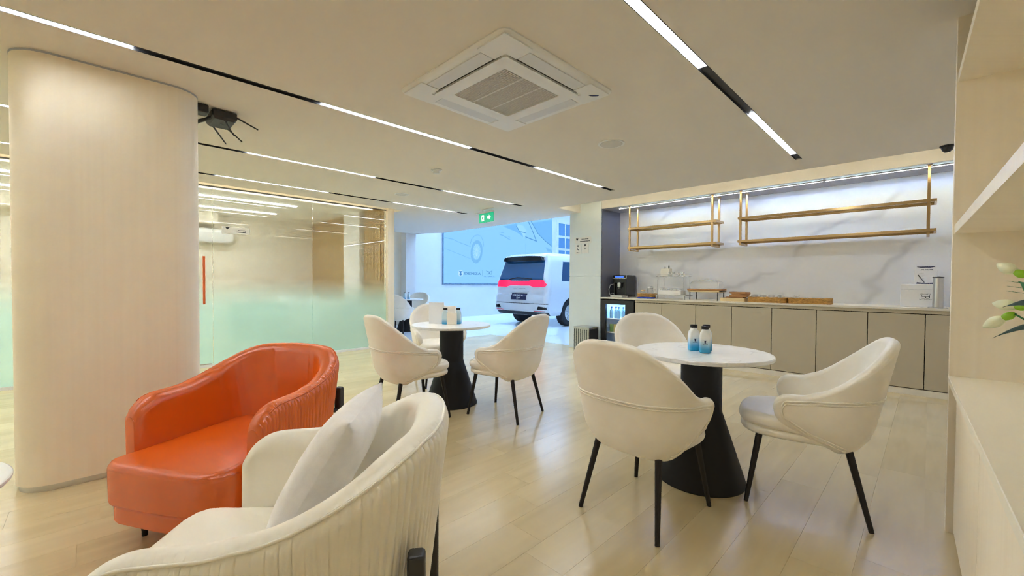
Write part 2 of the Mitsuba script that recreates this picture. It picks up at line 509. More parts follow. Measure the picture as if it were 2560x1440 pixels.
# showroom shell
struct('wall_showroom', bx(6.0, 15.2, 10.95, 11.1, 0, 4.4), 'm_white_wall', 'white showroom wall behind the car')
struct('ceiling', bx(6.15, 15.2, -1.2, 11.1, 4.4, 4.5), 'm_white_wall', 'high white ceiling of the showroom')
struct('wall_bulkhead', bx(6.10, 6.15, -1.2, 11.1, 2.42, 4.4), 'm_white_wall', 'bulkhead above the lounge opening')
we = struct('wall_showroom_end', cat(bx(15.0, 15.2, -1.2, 11.1, 0, .4), bx(15.0, 15.2, -1.2, 11.1, 3.9, 4.4), bx(15.0, 15.2, -1.2, 3.0, .4, 3.9), bx(15.0, 15.2, 10.6, 11.1, .4, 3.9)), 'm_white_wall', 'far end wall of the showroom')
for i in range(6):
    y0 = 3.0 + i * 1.27
    w = struct(f'window_{20 + i}', bx(15.08, 15.1, y0 + .08, y0 + 1.19, .45, 3.85), 'm_carglass', 'tall dark showroom window in a white frame')
    child(w, 'frame', cat(bx(15.0, 15.14, y0, y0 + .08, .4, 3.9), bx(15.0, 15.14, y0 + 1.19, y0 + 1.27, .4, 3.9), bx(15.0, 15.14, y0, y0 + 1.27, 2.2, 2.3)), 'm_white_wall', smooth=False)
w = struct('window_30', bx(13.52, 14.62, 10.935, 10.952, 1.2, 3.75), 'm_white_wall', 'white framed dark window right of the video wall')
for za, zb_ in ((1.3, 1.95), (2.03, 2.5), (2.6, 3.02), (3.12, 3.62)):
    child(w, 'pane', bx(13.66, 14.06, 10.925, 10.934, za, zb_), 'm_window_blue', smooth=False)
    child(w, 'pane', bx(14.14, 14.54, 10.925, 10.934, za, zb_), 'm_window_blue', smooth=False)
struct('wall_showroom_right', bx(6.6, 15.2, -1.3, -1.2, 0, 4.4), 'm_white_wall', 'right wall of the showroom')
for i, (x0, y0) in enumerate(((7.0, 4.0), (7.0, 6.4), (7.0, 8.8), (10.0, 4.0), (10.0, 6.4), (10.0, 8.8), (13.0, 5.2), (13.0, 8.8))):
    single('showroom_light', bx(x0, x0 + 1.8, y0, y0 + .5, 4.36, 4.39), 'm_paper', f"panel light on the showroom ceiling, {('near the lounge', 'over the car', 'far from the lounge')[int((x0 - 7) / 3)]}, {'by the video wall' if y0 > 8 else ('in the middle' if y0 > 5 else 'by the pier')}", 'ceiling light', 'panel lights of the showroom', emitter=emit(COOL_L, SHOW), smooth=False)

# ------------------------------------------------------------------ niche, pier, counter
pier = struct('wall_pier', bx(6.02, 6.60, 3.93, 4.55, 0, 2.6), 'm_pier', 'pale glossy pier between the showroom opening and the counter')
child(pier, 'panel', bx(6.0, 6.02, 3.905, 4.55, 0.0, 1.262), 'm_pier', smooth=False)
child(pier, 'panel', bx(6.0, 6.02, 3.905, 4.55, 1.268, 2.6), 'm_pier', smooth=False)
struct('wall_niche_side', bx(6.025, 6.62, 3.90, 3.93, 0.0, 2.6), 'm_dark_panel', 'dark grey side wall of the counter niche')
struct('wall_marble', bx(6.60, 6.66, -1.0, 3.93, 0, 2.6), 'm_marble', 'white marble wall with grey veins behind the counter')
struct('trim_5', bx(6.0, 6.03, -1.0, 3.90, 2.385, 2.6), 'm_ceiling', 'cream fascia lit by the cove above the counter niche')
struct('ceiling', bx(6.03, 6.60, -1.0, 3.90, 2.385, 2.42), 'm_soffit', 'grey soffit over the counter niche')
m = Model()
m.add('channel', bx(6.155, 6.18, -.95, 3.72, 2.376, 2.386), 'm_steel', smooth=False)
for a, b in ((-.95, .9), (.93, 1.9), (1.93, 3.66)):
    m.add('diffuser', bx(6.162, 6.173, a, b, 2.372, 2.3765), 'm_paper', smooth=False, emitter=emit((.25, .45, 1.0), 140))
m.put('niche_light', 'thin bluish light strip under the soffit above the brass shelves', 'strip light')

ct = Model()
ct.add('', cbx(5.975, 6.60, -.95, 3.90, .888, .912, .002), 'm_counter', smooth=False)
ct.put('countertop', 'long cream stone worktop running along the marble wall', 'worktop')
joints = [3.275, 2.833, 2.333, 1.862, 1.397, .938, .478, .028, -.45, -.93]
cabw = ['from the fridge', 'second', 'third', 'fourth', 'fifth', 'sixth', 'seventh', 'eighth', 'ninth']
for i in range(9):
    b, a = joints[i], joints[i + 1]
    m = Model()
    m.add('carcass', bx(6.03, 6.58, a + .001, b - .001, .07, .886), 'm_gap', smooth=False)
    m.add('door', cbx(6.0, 6.022, a + .003, b - .003, .075, .845, .002), 'm_cabinet', smooth=False)
    m.add('top_rail', bx(6.004, 6.03, a, b, .852, .886), 'm_cabinet', smooth=False)
    m.add('plinth', bx(6.015, 6.05, a, b, 0, .066), 'm_counter', smooth=False)
    m.put('base_cabinet', f'greige handleless base cabinet, ' + ('first beside the small fridge' if i == 0 else f'{cabw[i]} in the row counted from the small fridge'), 'cabinet', 'base cabinets under the worktop')

# fridge
m = Model()
y0, y1 = 3.29, 3.885
m.add('body', cat(bx(6.56, 6.59, y0, y1, .03, .875), bx(6.05, 6.56, y0, y0 + .035, .03, .875), bx(6.05, 6.56, y1 - .035, y1, .03, .875), bx(6.05, 6.56, y0, y1, .03, .07), bx(6.05, 6.56, y0, y1, .835, .875)), 'm_black', smooth=False)
m.add('lining', cat(bx(6.545, 6.56, y0 + .036, y1 - .036, .07, .835), bx(6.06, 6.545, y0 + .035, y0 + .042, .07, .835), bx(6.06, 6.545, y1 - .042, y1 - .035, .07, .835), bx(6.06, 6.545, y0 + .04, y1 - .04, .07, .076)), 'm_fridge_in', smooth=False)
m.add('lamp', bx(6.10, 6.5, y0 + .1, y1 - .1, .825, .834), 'm_paper', smooth=False, emitter=emit((.35, .62, 1.0), 7))
dz = .075
m.add('door', cat(bx(6.0, 6.045, y0 + .0, y0 + .15, .05, .865), bx(6.0, 6.045, y1 - .08, y1, .05, .865), bx(6.0, 6.045, y0 + .15, y1 - .08, .05, .13), bx(6.0, 6.045, y0 + .15, y1 - .08, .80, .865)), 'm_black', smooth=False)
m.add('door__pane', bx(6.018, 6.022, y0 + .15, y1 - .08, .13, .80), 'm_glass', smooth=False)
for zz in (.55, .32):
    m.add('shelf', bx(6.07, 6.52, y0 + .045, y1 - .045, zz, zz + .014), 'm_plastic', smooth=False)
m.put('mini_fridge', 'black glass door mini fridge with blue lit shelves under the worktop', 'fridge')
btl = Model()
btl.add('body', lathe([(.028, 0), (.032, .006), (.032, .11), (.026, .135), (.013, .15), (.013, .165)], 16), 'm_water', smooth=40)
btl.add('cap', lathe([(.015, .165), (.015, .187), (.013, .188)], 12), 'm_blue', smooth=40)
for i in range(5):
    btl.put('water_bottle', f"small water bottle on the top shelf of the lit fridge, {('rightmost', 'fourth from the left', 'third from the left', 'second from the left', 'leftmost')[i]}", 'bottle', 'bottles in the fridge', M=rotz(0, 6.14 + .03 * (i % 2), 3.50 + i * .068, .565))
cmat = ['m_can_red', 'm_can_red', 'm_can_green', 'm_can_yellow', 'm_can_green']
cc = {}
for mt in set(cmat):
    c = Model()
    c.add('body', lathe([(.026, 0), (.031, .006), (.031, .118), (.026, .128)], 18), mt, smooth=40)
    c.add('lid', lathe([(.026, .1281), (.026, .1285), (.003, .1287)], 18), 'm_steel', smooth=40)
    cc[mt] = c
cn = {'m_can_red': 'red', 'm_can_green': 'green', 'm_can_yellow': 'yellow'}
for i, mt in enumerate(cmat):
    cc[mt].put('drink_can', f"{cn[mt]} drink can on the middle shelf of the fridge, {('rightmost', 'fourth from the left', 'third from the left', 'second from the left', 'leftmost')[i]}", 'can', f'{cn[mt]} cans in the fridge', M=rotz(0, 6.15, 3.485 + i * .072, .335))

# ------------------------------------------------------------------ column
def stadium(x0, x1, y0, y1, r, n=16):
    return sbox(x0 + r, y0 + r, x1 - r, y1 - r).buffer(r, quad_segs=n)


cp = stadium(-.315, .505, 3.36, 3.86, .16)
col = struct('wall_column', prism(cp, .035, 2.37), 'm_laminate', 'wide rounded column clad in pale wood laminate', smooth=30)
child(col, 'plinth', prism(cp.buffer(-.012), 0, .035), 'm_steel', label='brushed metal plinth')
child(col, 'shadow_gap', prism(cp.buffer(.001), 2.358, 2.369), 'm_grout', label='grey shadow gap at the ceiling')

# ------------------------------------------------------------------ bookcase on the right
bk = Model()
bk.add('end_panel', bx(2.80, 2.86, -.62, -.045, 0, 2.37), 'm_laminate', smooth=False)
bk.add('back', bx(-2.9, 2.80, -.64, -.60, 0, 2.37), 'm_laminate', smooth=False)
bk.add('shelf', bx(-2.9, 2.80, -.60, -.05, 1.385, 1.425), 'm_laminate', smooth=False)
bk.add('shelf', bx(-2.9, 2.80, -.60, -.05, 2.075, 2.115), 'm_laminate', smooth=False)
bk.add('top', cbx(-2.9, 2.80, -.60, -.04, .70, .73, .002), 'm_counter', smooth=False)
for a, b in ((1.95, 2.755), (1.13, 1.945), (.31, 1.125), (-.51, .305), (-1.33, -.515)):
    bk.add('door', cbx(a, b, -.085, -.067, .03, .67, .002), 'm_laminate', smooth=False)
bk.add('carcass', bx(-2.9, 2.77, -.60, -.09, .0, .70), 'm_laminate', smooth=False)
bk.put('bookcase', 'tall pale wood wall unit with open shelves and a white ledge at the right edge', 'bookcase', M=T().translate([2.8, -.075, 0]).rotate([0, 0, 1], 1.77).translate([-2.8, .05, 0]))

# flower spray on the ledge
def bud(p, d, L, r):
    d = np.array(d, float); d /= np.linalg.norm(d)
    t = np.linspace(0, 1, 12)
    prof = r * (np.sin(PI * np.clip(t * .93 + .05, 0, 1)) ** .75) * (1 - .25 * t)
    return tube(np.array(p) + t[:, None] * d * L, np.maximum(prof, .0005), 14)


def blade(root_, tip, w, roll=.5, sag=.012):
    """A lance-shaped leaf from root_ to tip, its face turned by roll between lying flat (0) and upright (1)."""
    a, b = np.array(root_, float), np.array(tip, float)
    d = (b - a) / np.linalg.norm(b - a)
    flat = np.cross(d, (0, 0, 1)); flat /= np.linalg.norm(flat)
    upr = np.cross(flat, d)
    side = flat * math.cos(roll * PI / 2) + upr * math.sin(roll * PI / 2)
    nrm = np.cross(side, d)
    rings = []
    for t in np.linspace(0, 1, 14):
        c = a + (b - a) * t + np.array([0, 0, sag]) * math.sin(PI * t)
        ww = w * (.16 + .84 * math.sin(PI * min(1, t * 1.05)) ** .9) * (1 - t ** 6) + .0004
        th = .0012 * (1 - .9 * t) + .0001
        rings.append([c + side * ww, c + nrm * th * 2.2, c - side * ww, c - nrm * th])
    return loft(rings)


fp = Model()
root = np.array([1.50, -.34, .7305])
fp.add('vase', lathe([(.04, 0), (.055, .01), (.07, .06), (.06, .12), (.035, .15), (.037, .16), (.03, .158), (.03, .12)], 24, root[:2]).apply_translation((0, 0, .7305)), 'm_plastic', smooth=40)
heads = [((1.678, -.158, 1.183), (-.62, .42, .42), .046, 'a'), ((1.676, -.160, 1.096), (-.72, .5, .08), .049, 'b'), ((1.700, -.142, 1.065), (-.72, .55, -.62), .054, 'c')]
neck = root + np.array([0, 0, .15])
for (px, py, pz), d, L, _ in heads:
    d = np.array(d) / np.linalg.norm(d)
    # the buds point away from the vase, towards the room
    out = np.array([.35, .55, d[2] * .8]); out /= np.linalg.norm(out)
    p = np.array([px, py, pz])
    b0 = p - out * .0
    n_ = fp.add('stem', tube([neck, neck * .5 + b0 * .5 + np.array([0, 0, .03]), b0 - out * .02], .0022, 8), 'm_leaf')
    fp.add('calyx', bud(b0 - out * .022, out, .034, .0115), 'm_calyx', smooth=50)
    fp.add('bud', bud(b0, out, L, .0165), 'm_petal', smooth=50, label='closed white flower bud')
for r_, t_, w, roll_, mt in (((1.56, -.20, 1.100), (1.65, -.133, 1.0936), .010, .55, 'm_leaf_dark'), ((1.55, -.21, 1.062), (1.65, -.1176, 1.0127), .009, .6, 'm_leaf_dark'),
                             ((1.55, -.215, 1.075), (1.59, -.151, 1.160), .019, .85, 'm_leaf'), ((1.54, -.225, 1.10), (1.585, -.165, 1.205), .018, .8, 'm_leaf'),
                             ((1.54, -.23, 1.09), (1.50, -.16, 1.22), .018, .7, 'm_leaf'), ((1.52, -.25, 1.07), (1.42, -.17, 1.10), .016, .5, 'm_leaf')):
    fp.add('leaf', blade(r_, t_, w, roll_), mt, smooth=50)
    fp.add('leaf_stalk', tube([neck, neck * .45 + np.array(r_) * .55 + np.array([-.01, .01, .01]), np.array(r_)], .0022, 6), 'm_leaf')
for k in range(5):
    fp.add('needle', tube([(1.57, -.275, 1.09 + .006 * k), (1.64, -.195, 1.125 + .012 * (k % 3)), (1.69, -.142, 1.135 + .013 * (k % 3))], [.0012, .001, .0004], 6), 'm_leaf')
fp.put('flower_arrangement', 'artificial white lily buds with dark green leaves on the white ledge', 'flowers')

# ------------------------------------------------------------------ air conditioner on the ceiling
ac = Model()
cx, cy, hs = 1.872, 1.932, .487
def sq(c, h, r=.0):
    s = sbox(c[0] - h + r, c[1] - h + r, c[0] + h - r, c[1] + h - r)
    return s.buffer(r, quad_segs=6) if r else s
o = (cx, cy)
frame = sq(o, hs, .05).difference(sq(o, .335))
def ring_rect(a, b):
    return a
lid_w = .10
# rim (sloping outer edge) + four corner covers + four louvre flaps + centre panel with grille
rim = loft([np.column_stack([np.array(sq(o, h, r).exterior.coords)[:-1], np.full(len(sq(o, h, r).exterior.coords) - 1, z)]) for h, r, z in ((hs, .05, CEIL), (hs, .05, CEIL - .006), (hs - .006, .048, CEIL - .011), (hs - .03, .04, CEIL - .016))])
rimm = tm(m3.Manifold(m3.Mesh(np.asarray(rim.vertices, np.float32), np.asarray(rim.faces, np.uint32)))) if False else rim
ac.add('frame', rim, 'm_plastic', smooth=30)
zc = CEIL - .016
for sx in (-1, 1):
    for sy in (-1, 1):
        c = (cx + sx * .36, cy + sy * .36)
        pl_ = sq(c, .105, .012).difference(sq(o, .338))
        ac.add('corner_cover', prism(pl_, zc - .006, zc + .001), 'm_plastic', smooth=False)
for k in range(4):
    a = k * PI / 2
    dx, dy = math.cos(a), math.sin(a)
    c = (cx + dx * .385, cy + dy * .385)
    hx, hy = (.045, .25) if k % 2 == 0 else (.25, .045)
    ac.add('louvre_flap', cbx(c[0] - hx, c[0] + hx, c[1] - hy, c[1] + hy, zc - .005, zc + .001, .002), 'm_plastic2', smooth=False)
    c2 = (cx + dx * .334, cy + dy * .334)
    hx, hy = (.004, .30) if k % 2 == 0 else (.30, .004)
    ac.add('air_slot', bx(c2[0] - hx, c2[0] + hx, c2[1] - hy, c2[1] + hy, zc - .0015, zc + .001), 'm_grille_dark', smooth=False)
pan = sq(o, .328, .02).difference(sbox(cx - .24, cy - .235, cx + .24, cy + .235))
ac.add('centre_panel', prism(pan, zc - .012, zc + .002), 'm_plastic', smooth=False)
ac.add('filter', bx(cx - .245, cx + .245, cy - .24, cy + .24, zc + .001, zc + .003), 'm_grille_dark', smooth=False)
NS = 33
for i in range(NS):
    y = cy - .235 + (i + .5) * .47 / NS
    ac.add('grille_slat', bx(cx - .24, cx + .24, y - .0032, y + .0032, zc - .0075, zc - .003), 'm_grille', smooth=False)
for x in (cx - .08, cx + .08):
    ac.add('grille_bar', bx(x - .004, x + .004, cy - .235, cy + .235, zc - .0095, zc - .001), 'm_plastic', smooth=False)
ac.add('badge', prism(Point(0, 0).buffer(1, 12), 0, .001).apply_transform(np.diag([.032, .010, 1, 1])).apply_transform(trimesh.transformations.rotation_matrix(PI / 4 + PI / 2, (0, 0, 1))).apply_translation((cx + .40, cy - .39, zc - .0075)), 'm_navy', smooth=False, label='small dark blue oval badge')
ac.add('indicator', bx(cx - .30, cx - .275, cy - .455, cy - .44, zc - .0005, zc + .002), 'm_steel_dark', smooth=False)
ac.put('air_conditioner', 'square white cassette air conditioner set in the ceiling', 'air conditioner')

# ceiling bits
def disc_model(rs, mat, rim=None):
    mm = Model()
    mm.add('bezel', lathe([(.003, -.004), (rs * .9, -.004), (rs, -.003), (rs, 0)], 40), mat, smooth=40)
    mm.add('grille', lathe([(.003, -.0065), (rs * .82, -.006), (rs * .84, -.003)], 40), 'm_grille', smooth=40)
    return mm
disc_model(.115, 'm_plastic').put('ceiling_speaker', 'round flush ceiling speaker right of the air conditioner', 'speaker', M=rotz(0, 3.22, 2.0, CEIL))
disc_model(.10, 'm_plastic').put('ceiling_speaker', 'round flush ceiling speaker between two linear lights near the glass wall', 'speaker', M=rotz(0, 3.05, 5.24, CEIL))
sd = Model()
sd.add('base', lathe([(.05, -.012), (.06, -.010), (.06, 0)], 32), 'm_plastic', smooth=30)
sd.add('sensor', lathe([(.012, -.048), (.03, -.046), (.036, -.036), (.036, -.026), (.046, -.024), (.05, -.012)], 32), 'm_plastic', smooth=30)
sd.put('smoke_detector', 'small white smoke detector on the ceiling between two linear lights', 'smoke detector', M=rotz(0, 2.64, 3.81, CEIL))

# router with antennas
rm = Model()
pl_ = sbox(.60, 3.585, .75, 3.83).buffer(-.012).buffer(.012, quad_segs=2)
pl2 = sbox(.615, 3.60, .735, 3.815).buffer(-.012).buffer(.012, quad_segs=2)
rm.add('case', loft([np.column_stack([np.array(p_.exterior.coords)[:-1], np.full(len(p_.exterior.coords) - 1, z)]) for p_, z in ((pl_, 2.36), (pl_, 2.318), (pl2, 2.30))]), 'm_black', smooth=25)
rm.add('foot', bx(.64, .71, 3.64, 3.78, 2.355, 2.3695), 'm_black', smooth=False)
rm.add('badge', bx(.665, .685, 3.70, 3.715, 2.2985, 2.301), 'm_steel_dark', smooth=False)
for a, b in (((.63, 3.825, 2.325), (.755, 3.99, 2.24)), ((.66, 3.59, 2.315), (.755, 3.72, 2.24)), ((.72, 3.825, 2.325), (.834, 3.84, 2.24)), ((.745, 3.59, 2.335), (.868, 3.53, 2.265))):
    a, b = np.array(a), np.array(b)
    rm.add('antenna', tube([a, a * .97 + b * .03, b * .98 + a * .02, b], [.0068, .0064, .0046, .004], 8), 'm_black', smooth=40)
rm.add('plug', rbx(.508, .575, 3.56, 3.66, 2.312, 2.369, .008), 'm_black')
rm.add('cable', tube([(.61, 3.66, 2.325), (.58, 3.70, 2.31), (.54, 3.74, 2.295), (.50, 3.90, 2.29), (.46, 3.93, 2.30)], .013, 10), 'm_black', smooth=40)
rm.put('router', 'black box with four thin antennas on the ceiling beside the column', 'router')

# exit sign hanging from the ceiling, facing the lounge
ex = Model()
ex.add('bracket', cat(bx(-.005, .005, -.20, .10, -.012, 0), tube([(0, -.12, -.01), (0, -.12, -.07)], .006), tube([(0, .08, -.01), (0, .08, -.07)], .006)), 'm_plastic', smooth=False)
ex.add('top_bar', rbx(-.02, .02, -.19, .26, -.072, -.042, .005), 'm_plastic2')
ex.add('panel', bx(-.006, .006, -.19, .19, -.225, -.07), 'm_green', smooth=False, emitter=emit(srgb(0, 160, 118), .62))
E1, E2, E3 = np.array([0, -1, 0.]), np.array([0, 0, 1.]), np.array([-1, 0, 0.])
O = np.array([-.0062, 0, -.147])
arrow = Polygon([(.045, -.020), (.085, -.020), (.085, -.043), (.135, 0), (.085, .043), (.085, .020), (.045, .020)])
doorp = sbox(-.115, -.05, -.045, .05)
ex.add('arrow', to_frame(prism(arrow, 0, .001), O, E1, E2, E3), 'm_paper', smooth=False, emitter=emit((1, 1, 1), .72))
ex.add('doorway', to_frame(prism(doorp, 0, .001), O, E1, E2, E3), 'm_paper', smooth=False, emitter=emit((1, 1, 1), .68))
man = unary_union([Point(-.075, .032).buffer(.009), LineString([(-.078, .018), (-.084, -.008)]).buffer(.007), LineString([(-.084, -.008), (-.066, -.018), (-.066, -.038)]).buffer(.0045), LineString([(-.084, -.008), (-.092, -.028), (-.105, -.034)]).buffer(.0045), LineString([(-.078, .016), (-.062, .006), (-.056, .014)]).buffer(.0035), LineString([(-.078, .016), (-.094, .008), (-.098, -.006)]).buffer(.0035)])
ex.add('running_figure', to_frame(prism(man, 0, .0016), O, E1, E2, E3), 'm_green', smooth=False)
ex.put('exit_sign', 'green exit sign with running figure and arrow hanging from the ceiling', 'exit sign', M=rotz(-3, 4.62, 5.24, CEIL))

# black cctv dome under the fascia
cd = Model()
cd.add('base', lathe([(.045, -.012), (.05, -.01), (.05, 0)], 24), 'm_black', smooth=30)
cd.add('dome', lathe([(.004, -.058), (.02, -.054), (.034, -.040), (.040, -.02), (.040, -.01)], 24), 'm_black_gloss', smooth=60)
cd.put('security_camera', 'small black dome camera on the ceiling above the wall unit edge', 'security camera', M=rotz(0, 5.30, -.085, CEIL))

# ------------------------------------------------------------------ dining chairs
def sstep(a, b, x):
    t = np.clip((x - a) / (b - a), 0, 1)
    return t * t * (3 - 2 * t)


def plan(a, ax_back, ay, x_side, xf, n=2.5):
    """Point and outward normal of the U plan curve, a in [-1,1] from the right arm front round the back to the left arm front."""
    def pt(a):
        s = abs(a); sg = 1 if a >= 0 else -1
        if s < .62:
            q = s / .62 * PI / 2
            x = x_side - ax_back * abs(math.cos(q)) ** (2 / n); y = ay * abs(math.sin(q)) ** (2 / n)
        else:
            x = x_side + (xf - x_side) * (s - .62) / .38; y = ay
        return np.array([x, sg * y])
    # resample smoothly by finite difference
    p = pt(a); d = pt(min(1, a + .02)) - pt(max(-1, a - .02))
    nrm = np.array([-d[1], d[0]]); nrm /= np.linalg.norm(nrm)
    return p, nrm


def shell(N, M, planf, zb, zt, th, lean, rib=None, crease=None):
    rings = []
    for a in .6 * np.linspace(-1, 1, N) + .4 * np.sin(np.linspace(-PI / 2, PI / 2, N)):
        p, nrm = planf(a)
        lo, hi = zb(a), zt(a)
        h = max(hi - lo, .004); t = th(a) if callable(th) else th
        r = min(t / 2, h / 2)
        # stadium cross-section, outer side first (from bottom up), then inner side down
        m4 = M // 4
        an = np.linspace(-PI / 2, 0, m4, endpoint=False)
        outer = [(r * math.cos(q), lo + r + r * math.sin(q)) for q in an]
        outer += [(r, z) for z in np.linspace(lo + r, hi - r, m4, endpoint=False)]
        top = [(r * math.cos(q), hi - r + r * math.sin(q)) for q in np.linspace(0, PI, m4, endpoint=False)]
        inner = [(-r, z) for z in np.linspace(hi - r, lo + r, m4, endpoint=False)]
        bot = [(r * math.cos(q), lo + r + r * math.sin(q)) for q in np.linspace(PI, PI * 1.5, m4, endpoint=False)]
        R = []
        for o_, z in outer + top + inner + bot:
            off = o_ + lean(a, z)
            if rib is not None and o_ > 0:
                off += rib(a, z) * min(1, o_ / r)
            if crease is not None and o_ < 0:
                off += crease(a, z) * min(1, -o_ / r)
            q = p + nrm * off
            R.append((q[0], q[1], z))
        rings.append(R)
    return loft(np.array(rings))


def dining_chair_model():
    mdl = Model()
    planf = lambda a: plan(a, .235, .262, -.02, .14, 2.7)
    def zt(a):
        s = abs(a)
        u = np.clip((s - .84) / .16, 0, 1)
        return .605 + .02 * (1 - s) + .262 * (1 - sstep(.05, .72, s)) - .07 * (1 - math.sqrt(max(0, 1 - u * u)))
    def zb(a):
        s = abs(a)
        u = np.clip((s - .86) / .14, 0, 1)
        return .325 + .125 * np.clip((s - .42) / .5, 0, 1) ** 1.1 + .075 * (1 - math.sqrt(max(0, 1 - u * u)))
    lo0 = .325
    def lean(a, z):
        back = 1 - sstep(.30, .75, abs(a))
        side = 1 - back
        l = back * (.20 * (z - .45)) + side * (.09 * (z - .5))
        q = np.clip(1 - (z - zb(a)) / .13, 0, 1)
        return l - .055 * q * q * (1 - .6 * sstep(.6, 1, abs(a)))
    th = .052
    mdl.add('shell', shell(73, 40, planf, zb, zt, th, lean), 'm_cream', smooth=True)
    # welt: along the back and the arm, round the arm front and down to the rear leg
    def on_out(a, z, e=.001):
        p, nrm = planf(a)
        q = p + nrm * (th / 2 + lean(a, z) + e)
        return (q[0], q[1], z)
    for dz in (0.0, .014):
        path = []
        for s in np.linspace(.0, .86, 40):
            path.append((s, .612 - .035 * sstep(.3, .86, s) - dz))
        # round the arm front and back along the lower edge
        for q in np.linspace(PI / 2, -PI / 2, 10)[1:]:
            zc_, rz = .525 - dz * .2, .048 - dz * .6
            path.append((.86 + .055 * math.cos(q) - dz * .6, zc_ + rz * math.sin(q)))
        for s in np.linspace(.80, .40, 20):
            path.append((s, zb(s) + .028 + dz * 1.1 + .02 * (s - .4)))
        R = [on_out(s, z) for s, z in path]
        L = [on_out(-s, z) for s, z in path]
        mdl.add('piping', tube(R[::-1] + L[1:], .0045, 6), 'm_cream_plain', smooth=True)
    mdl.add('seat', slab(48, .275, .245, .402, .478, .036, 3.0, (.035, 0), .016), 'm_cream', smooth=True)
    mdl.add('seat_base', slab(48, .265, .235, .362, .405, .02, 3.0, (.035, 0)), 'm_cream_plain', smooth=True)
    for sx, sy in ((-1, 1), (-1, -1), (1, 1), (1, -1)):
        top = np.array([-.165 if sx < 0 else .20, sy * .165, .372]); bot = np.array([-.255 if sx < 0 else .255, sy * .215, 0])
        mdl.add('leg', tube([top, top * .66 + bot * .34, top * .33 + bot * .67, bot], [.0165, .0145, .0125, .0105], 12), 'm_leg', smooth=40)
    return mdl


CH = dining_chair_model()
def chair(x, y, deg, label, group=None):
    CH.put('dining_chair', label, 'chair', group or 'cream dining chairs', M=rotz(deg, x, y))
chair(2.00, 1.02, -4, 'cream leather dining chair nearest the camera, its back turned, at the right table')
chair(2.695, .462, 101, 'cream leather dining chair at the right table, seen from the side beside the wall unit')
chair(3.24, 1.56, 228, 'cream leather dining chair behind the right table, facing the camera, in front of the cabinets')
chair(1.89, 3.10, -4, 'cream leather dining chair left of the middle table, back turned to the glass wall side')
chair(2.56, 2.63, 103, 'cream leather dining chair right of the middle table, its back to the counter')
chair(2.80, 3.98, 250, 'cream leather dining chair on the far side of the middle table')
chair(4.62, 8.05, 35, 'cream dining chair at the farthest table, half hidden behind the wooden post')
chair(5.72, 9.15, 215, 'cream dining chair on the far side of the farthest table, by the pilaster')

# ------------------------------------------------------------------ dining tables
def table_model(r=.372, rb=.243):
    t = Model()
    t.add('tabletop', lathe([(r - .012, .726), (r - .002, .729), (r, .734), (r, .745), (r - .004, .75), (.01, .75)], 72), 'm_table_marble', smooth=35)
    t.add('pedestal', lathe([(rb, 0), (rb, .012), (.116, .40), (.112, .42), (.112, .728)], 64), 'm_black_metal', smooth=25)
    return t
TB = table_model()
TB.put('dining_table', 'round white marble top table on a flared black pedestal, at the right', 'table', 'round dining tables', M=rotz(20, 2.535, .948))
TB.put('dining_table', 'round white top table on a black pedestal in the middle, with a menu card', 'table', 'round dining tables', M=rotz(80, 2.40, 3.21))
TB.put('dining_table', 'farthest round table behind the wooden post, only partly seen', 'table', 'round dining tables', M=rotz(0, 5.16, 8.62))

# emblem: two dark funnels in a ring
def emblem_shapes(s):
    g = unary_union([Polygon([(-.75, .62), (.75, .62), (.12, 0), (-.12, 0)]), Polygon([(-.12, 0.05), (.12, 0.05), (.5, -.45), (.4, -.72), (0, -.85), (-.4, -.72), (-.5, -.45)])])
    return shapely.affinity.scale(g, s, s, origin=(0, 0))


def bd_shapes(h, w=.09):
    L = [(-.98, 1.0), (-.98, .82), (-.86, .62), (-.25, .62), (-.08, .52), (-.0, .32), (.08, .12), (.22, 0), (.82, 0), (.98, .14), (.98, 1.0)]
    L2 = [(-.95, 0), (-.22, 0), (-.08, .12), (0, .32), (.08, .52), (.24, .62), (.95, .62)]
    g = unary_union([LineString(L).buffer(w, quad_segs=3), LineString(L2).buffer(w, quad_segs=3)])
    return shapely.affinity.scale(g, h, h, origin=(0, 0))


# bottles: rounded square bodies with dark caps
def bottle_model(mat, logo=True):
    b = Model()
    rings = []
    for h, r, z in ((.024, .012, 0), (.028, .010, .004), (.0285, .010, .09), (.026, .012, .112), (.0185, .016, .128), (.0175, .0172, .137)):
        c = np.array(sq((0, 0), h, min(r, h * .98)).exterior.coords)[:-1]
        rings.append(np.column_stack([c, np.full(len(c), z)]))
    b.add('body', loft(rings), mat, smooth=40)
    b.add('cap', lathe([(.0185, .136), (.0195, .138), (.0195, .152), (.018, .154)], 20), 'm_leg', smooth=30)
    if logo:
        e = (np.array([0, -1, 0.]), np.array([0, 0, 1.]), np.array([-1, 0, 0.]))
        b.add('emblem', to_frame(prism(emblem_shapes(.010), 0, .0006), np.array([-.0283, 0, .066]), *e), 'm_navy', smooth=False)
        b.add('lettering', text_on('DENZA', .0042, np.array([-.0283, 0, .049]), *e, sx=1.4, depth=.0006), 'm_navy', smooth=False)
    return b
BO = bottle_model('m_bottle')
BO.put('water_bottle', 'square blue and white water bottle in front of the trio on the right table', 'bottle', 'blue water bottles on tables', M=rotz(24, 2.495, .915, .75))
BO.put('water_bottle', 'square blue and white water bottle, left of the trio on the right table', 'bottle', 'blue water bottles on tables', M=rotz(40, 2.535, .995, .75))
BO.put('water_bottle', 'square blue water bottle hidden at the back of the trio on the right table', 'bottle', 'blue water bottles on tables', M=rotz(30, 2.585, .94, .75))
BF = bottle_model('m_bottle_far', False)
BF.put('water_bottle', 'blue water bottle left of the cream box on the middle table', 'bottle', 'blue water bottles on tables', M=rotz(40, 2.362, 3.258, .75))
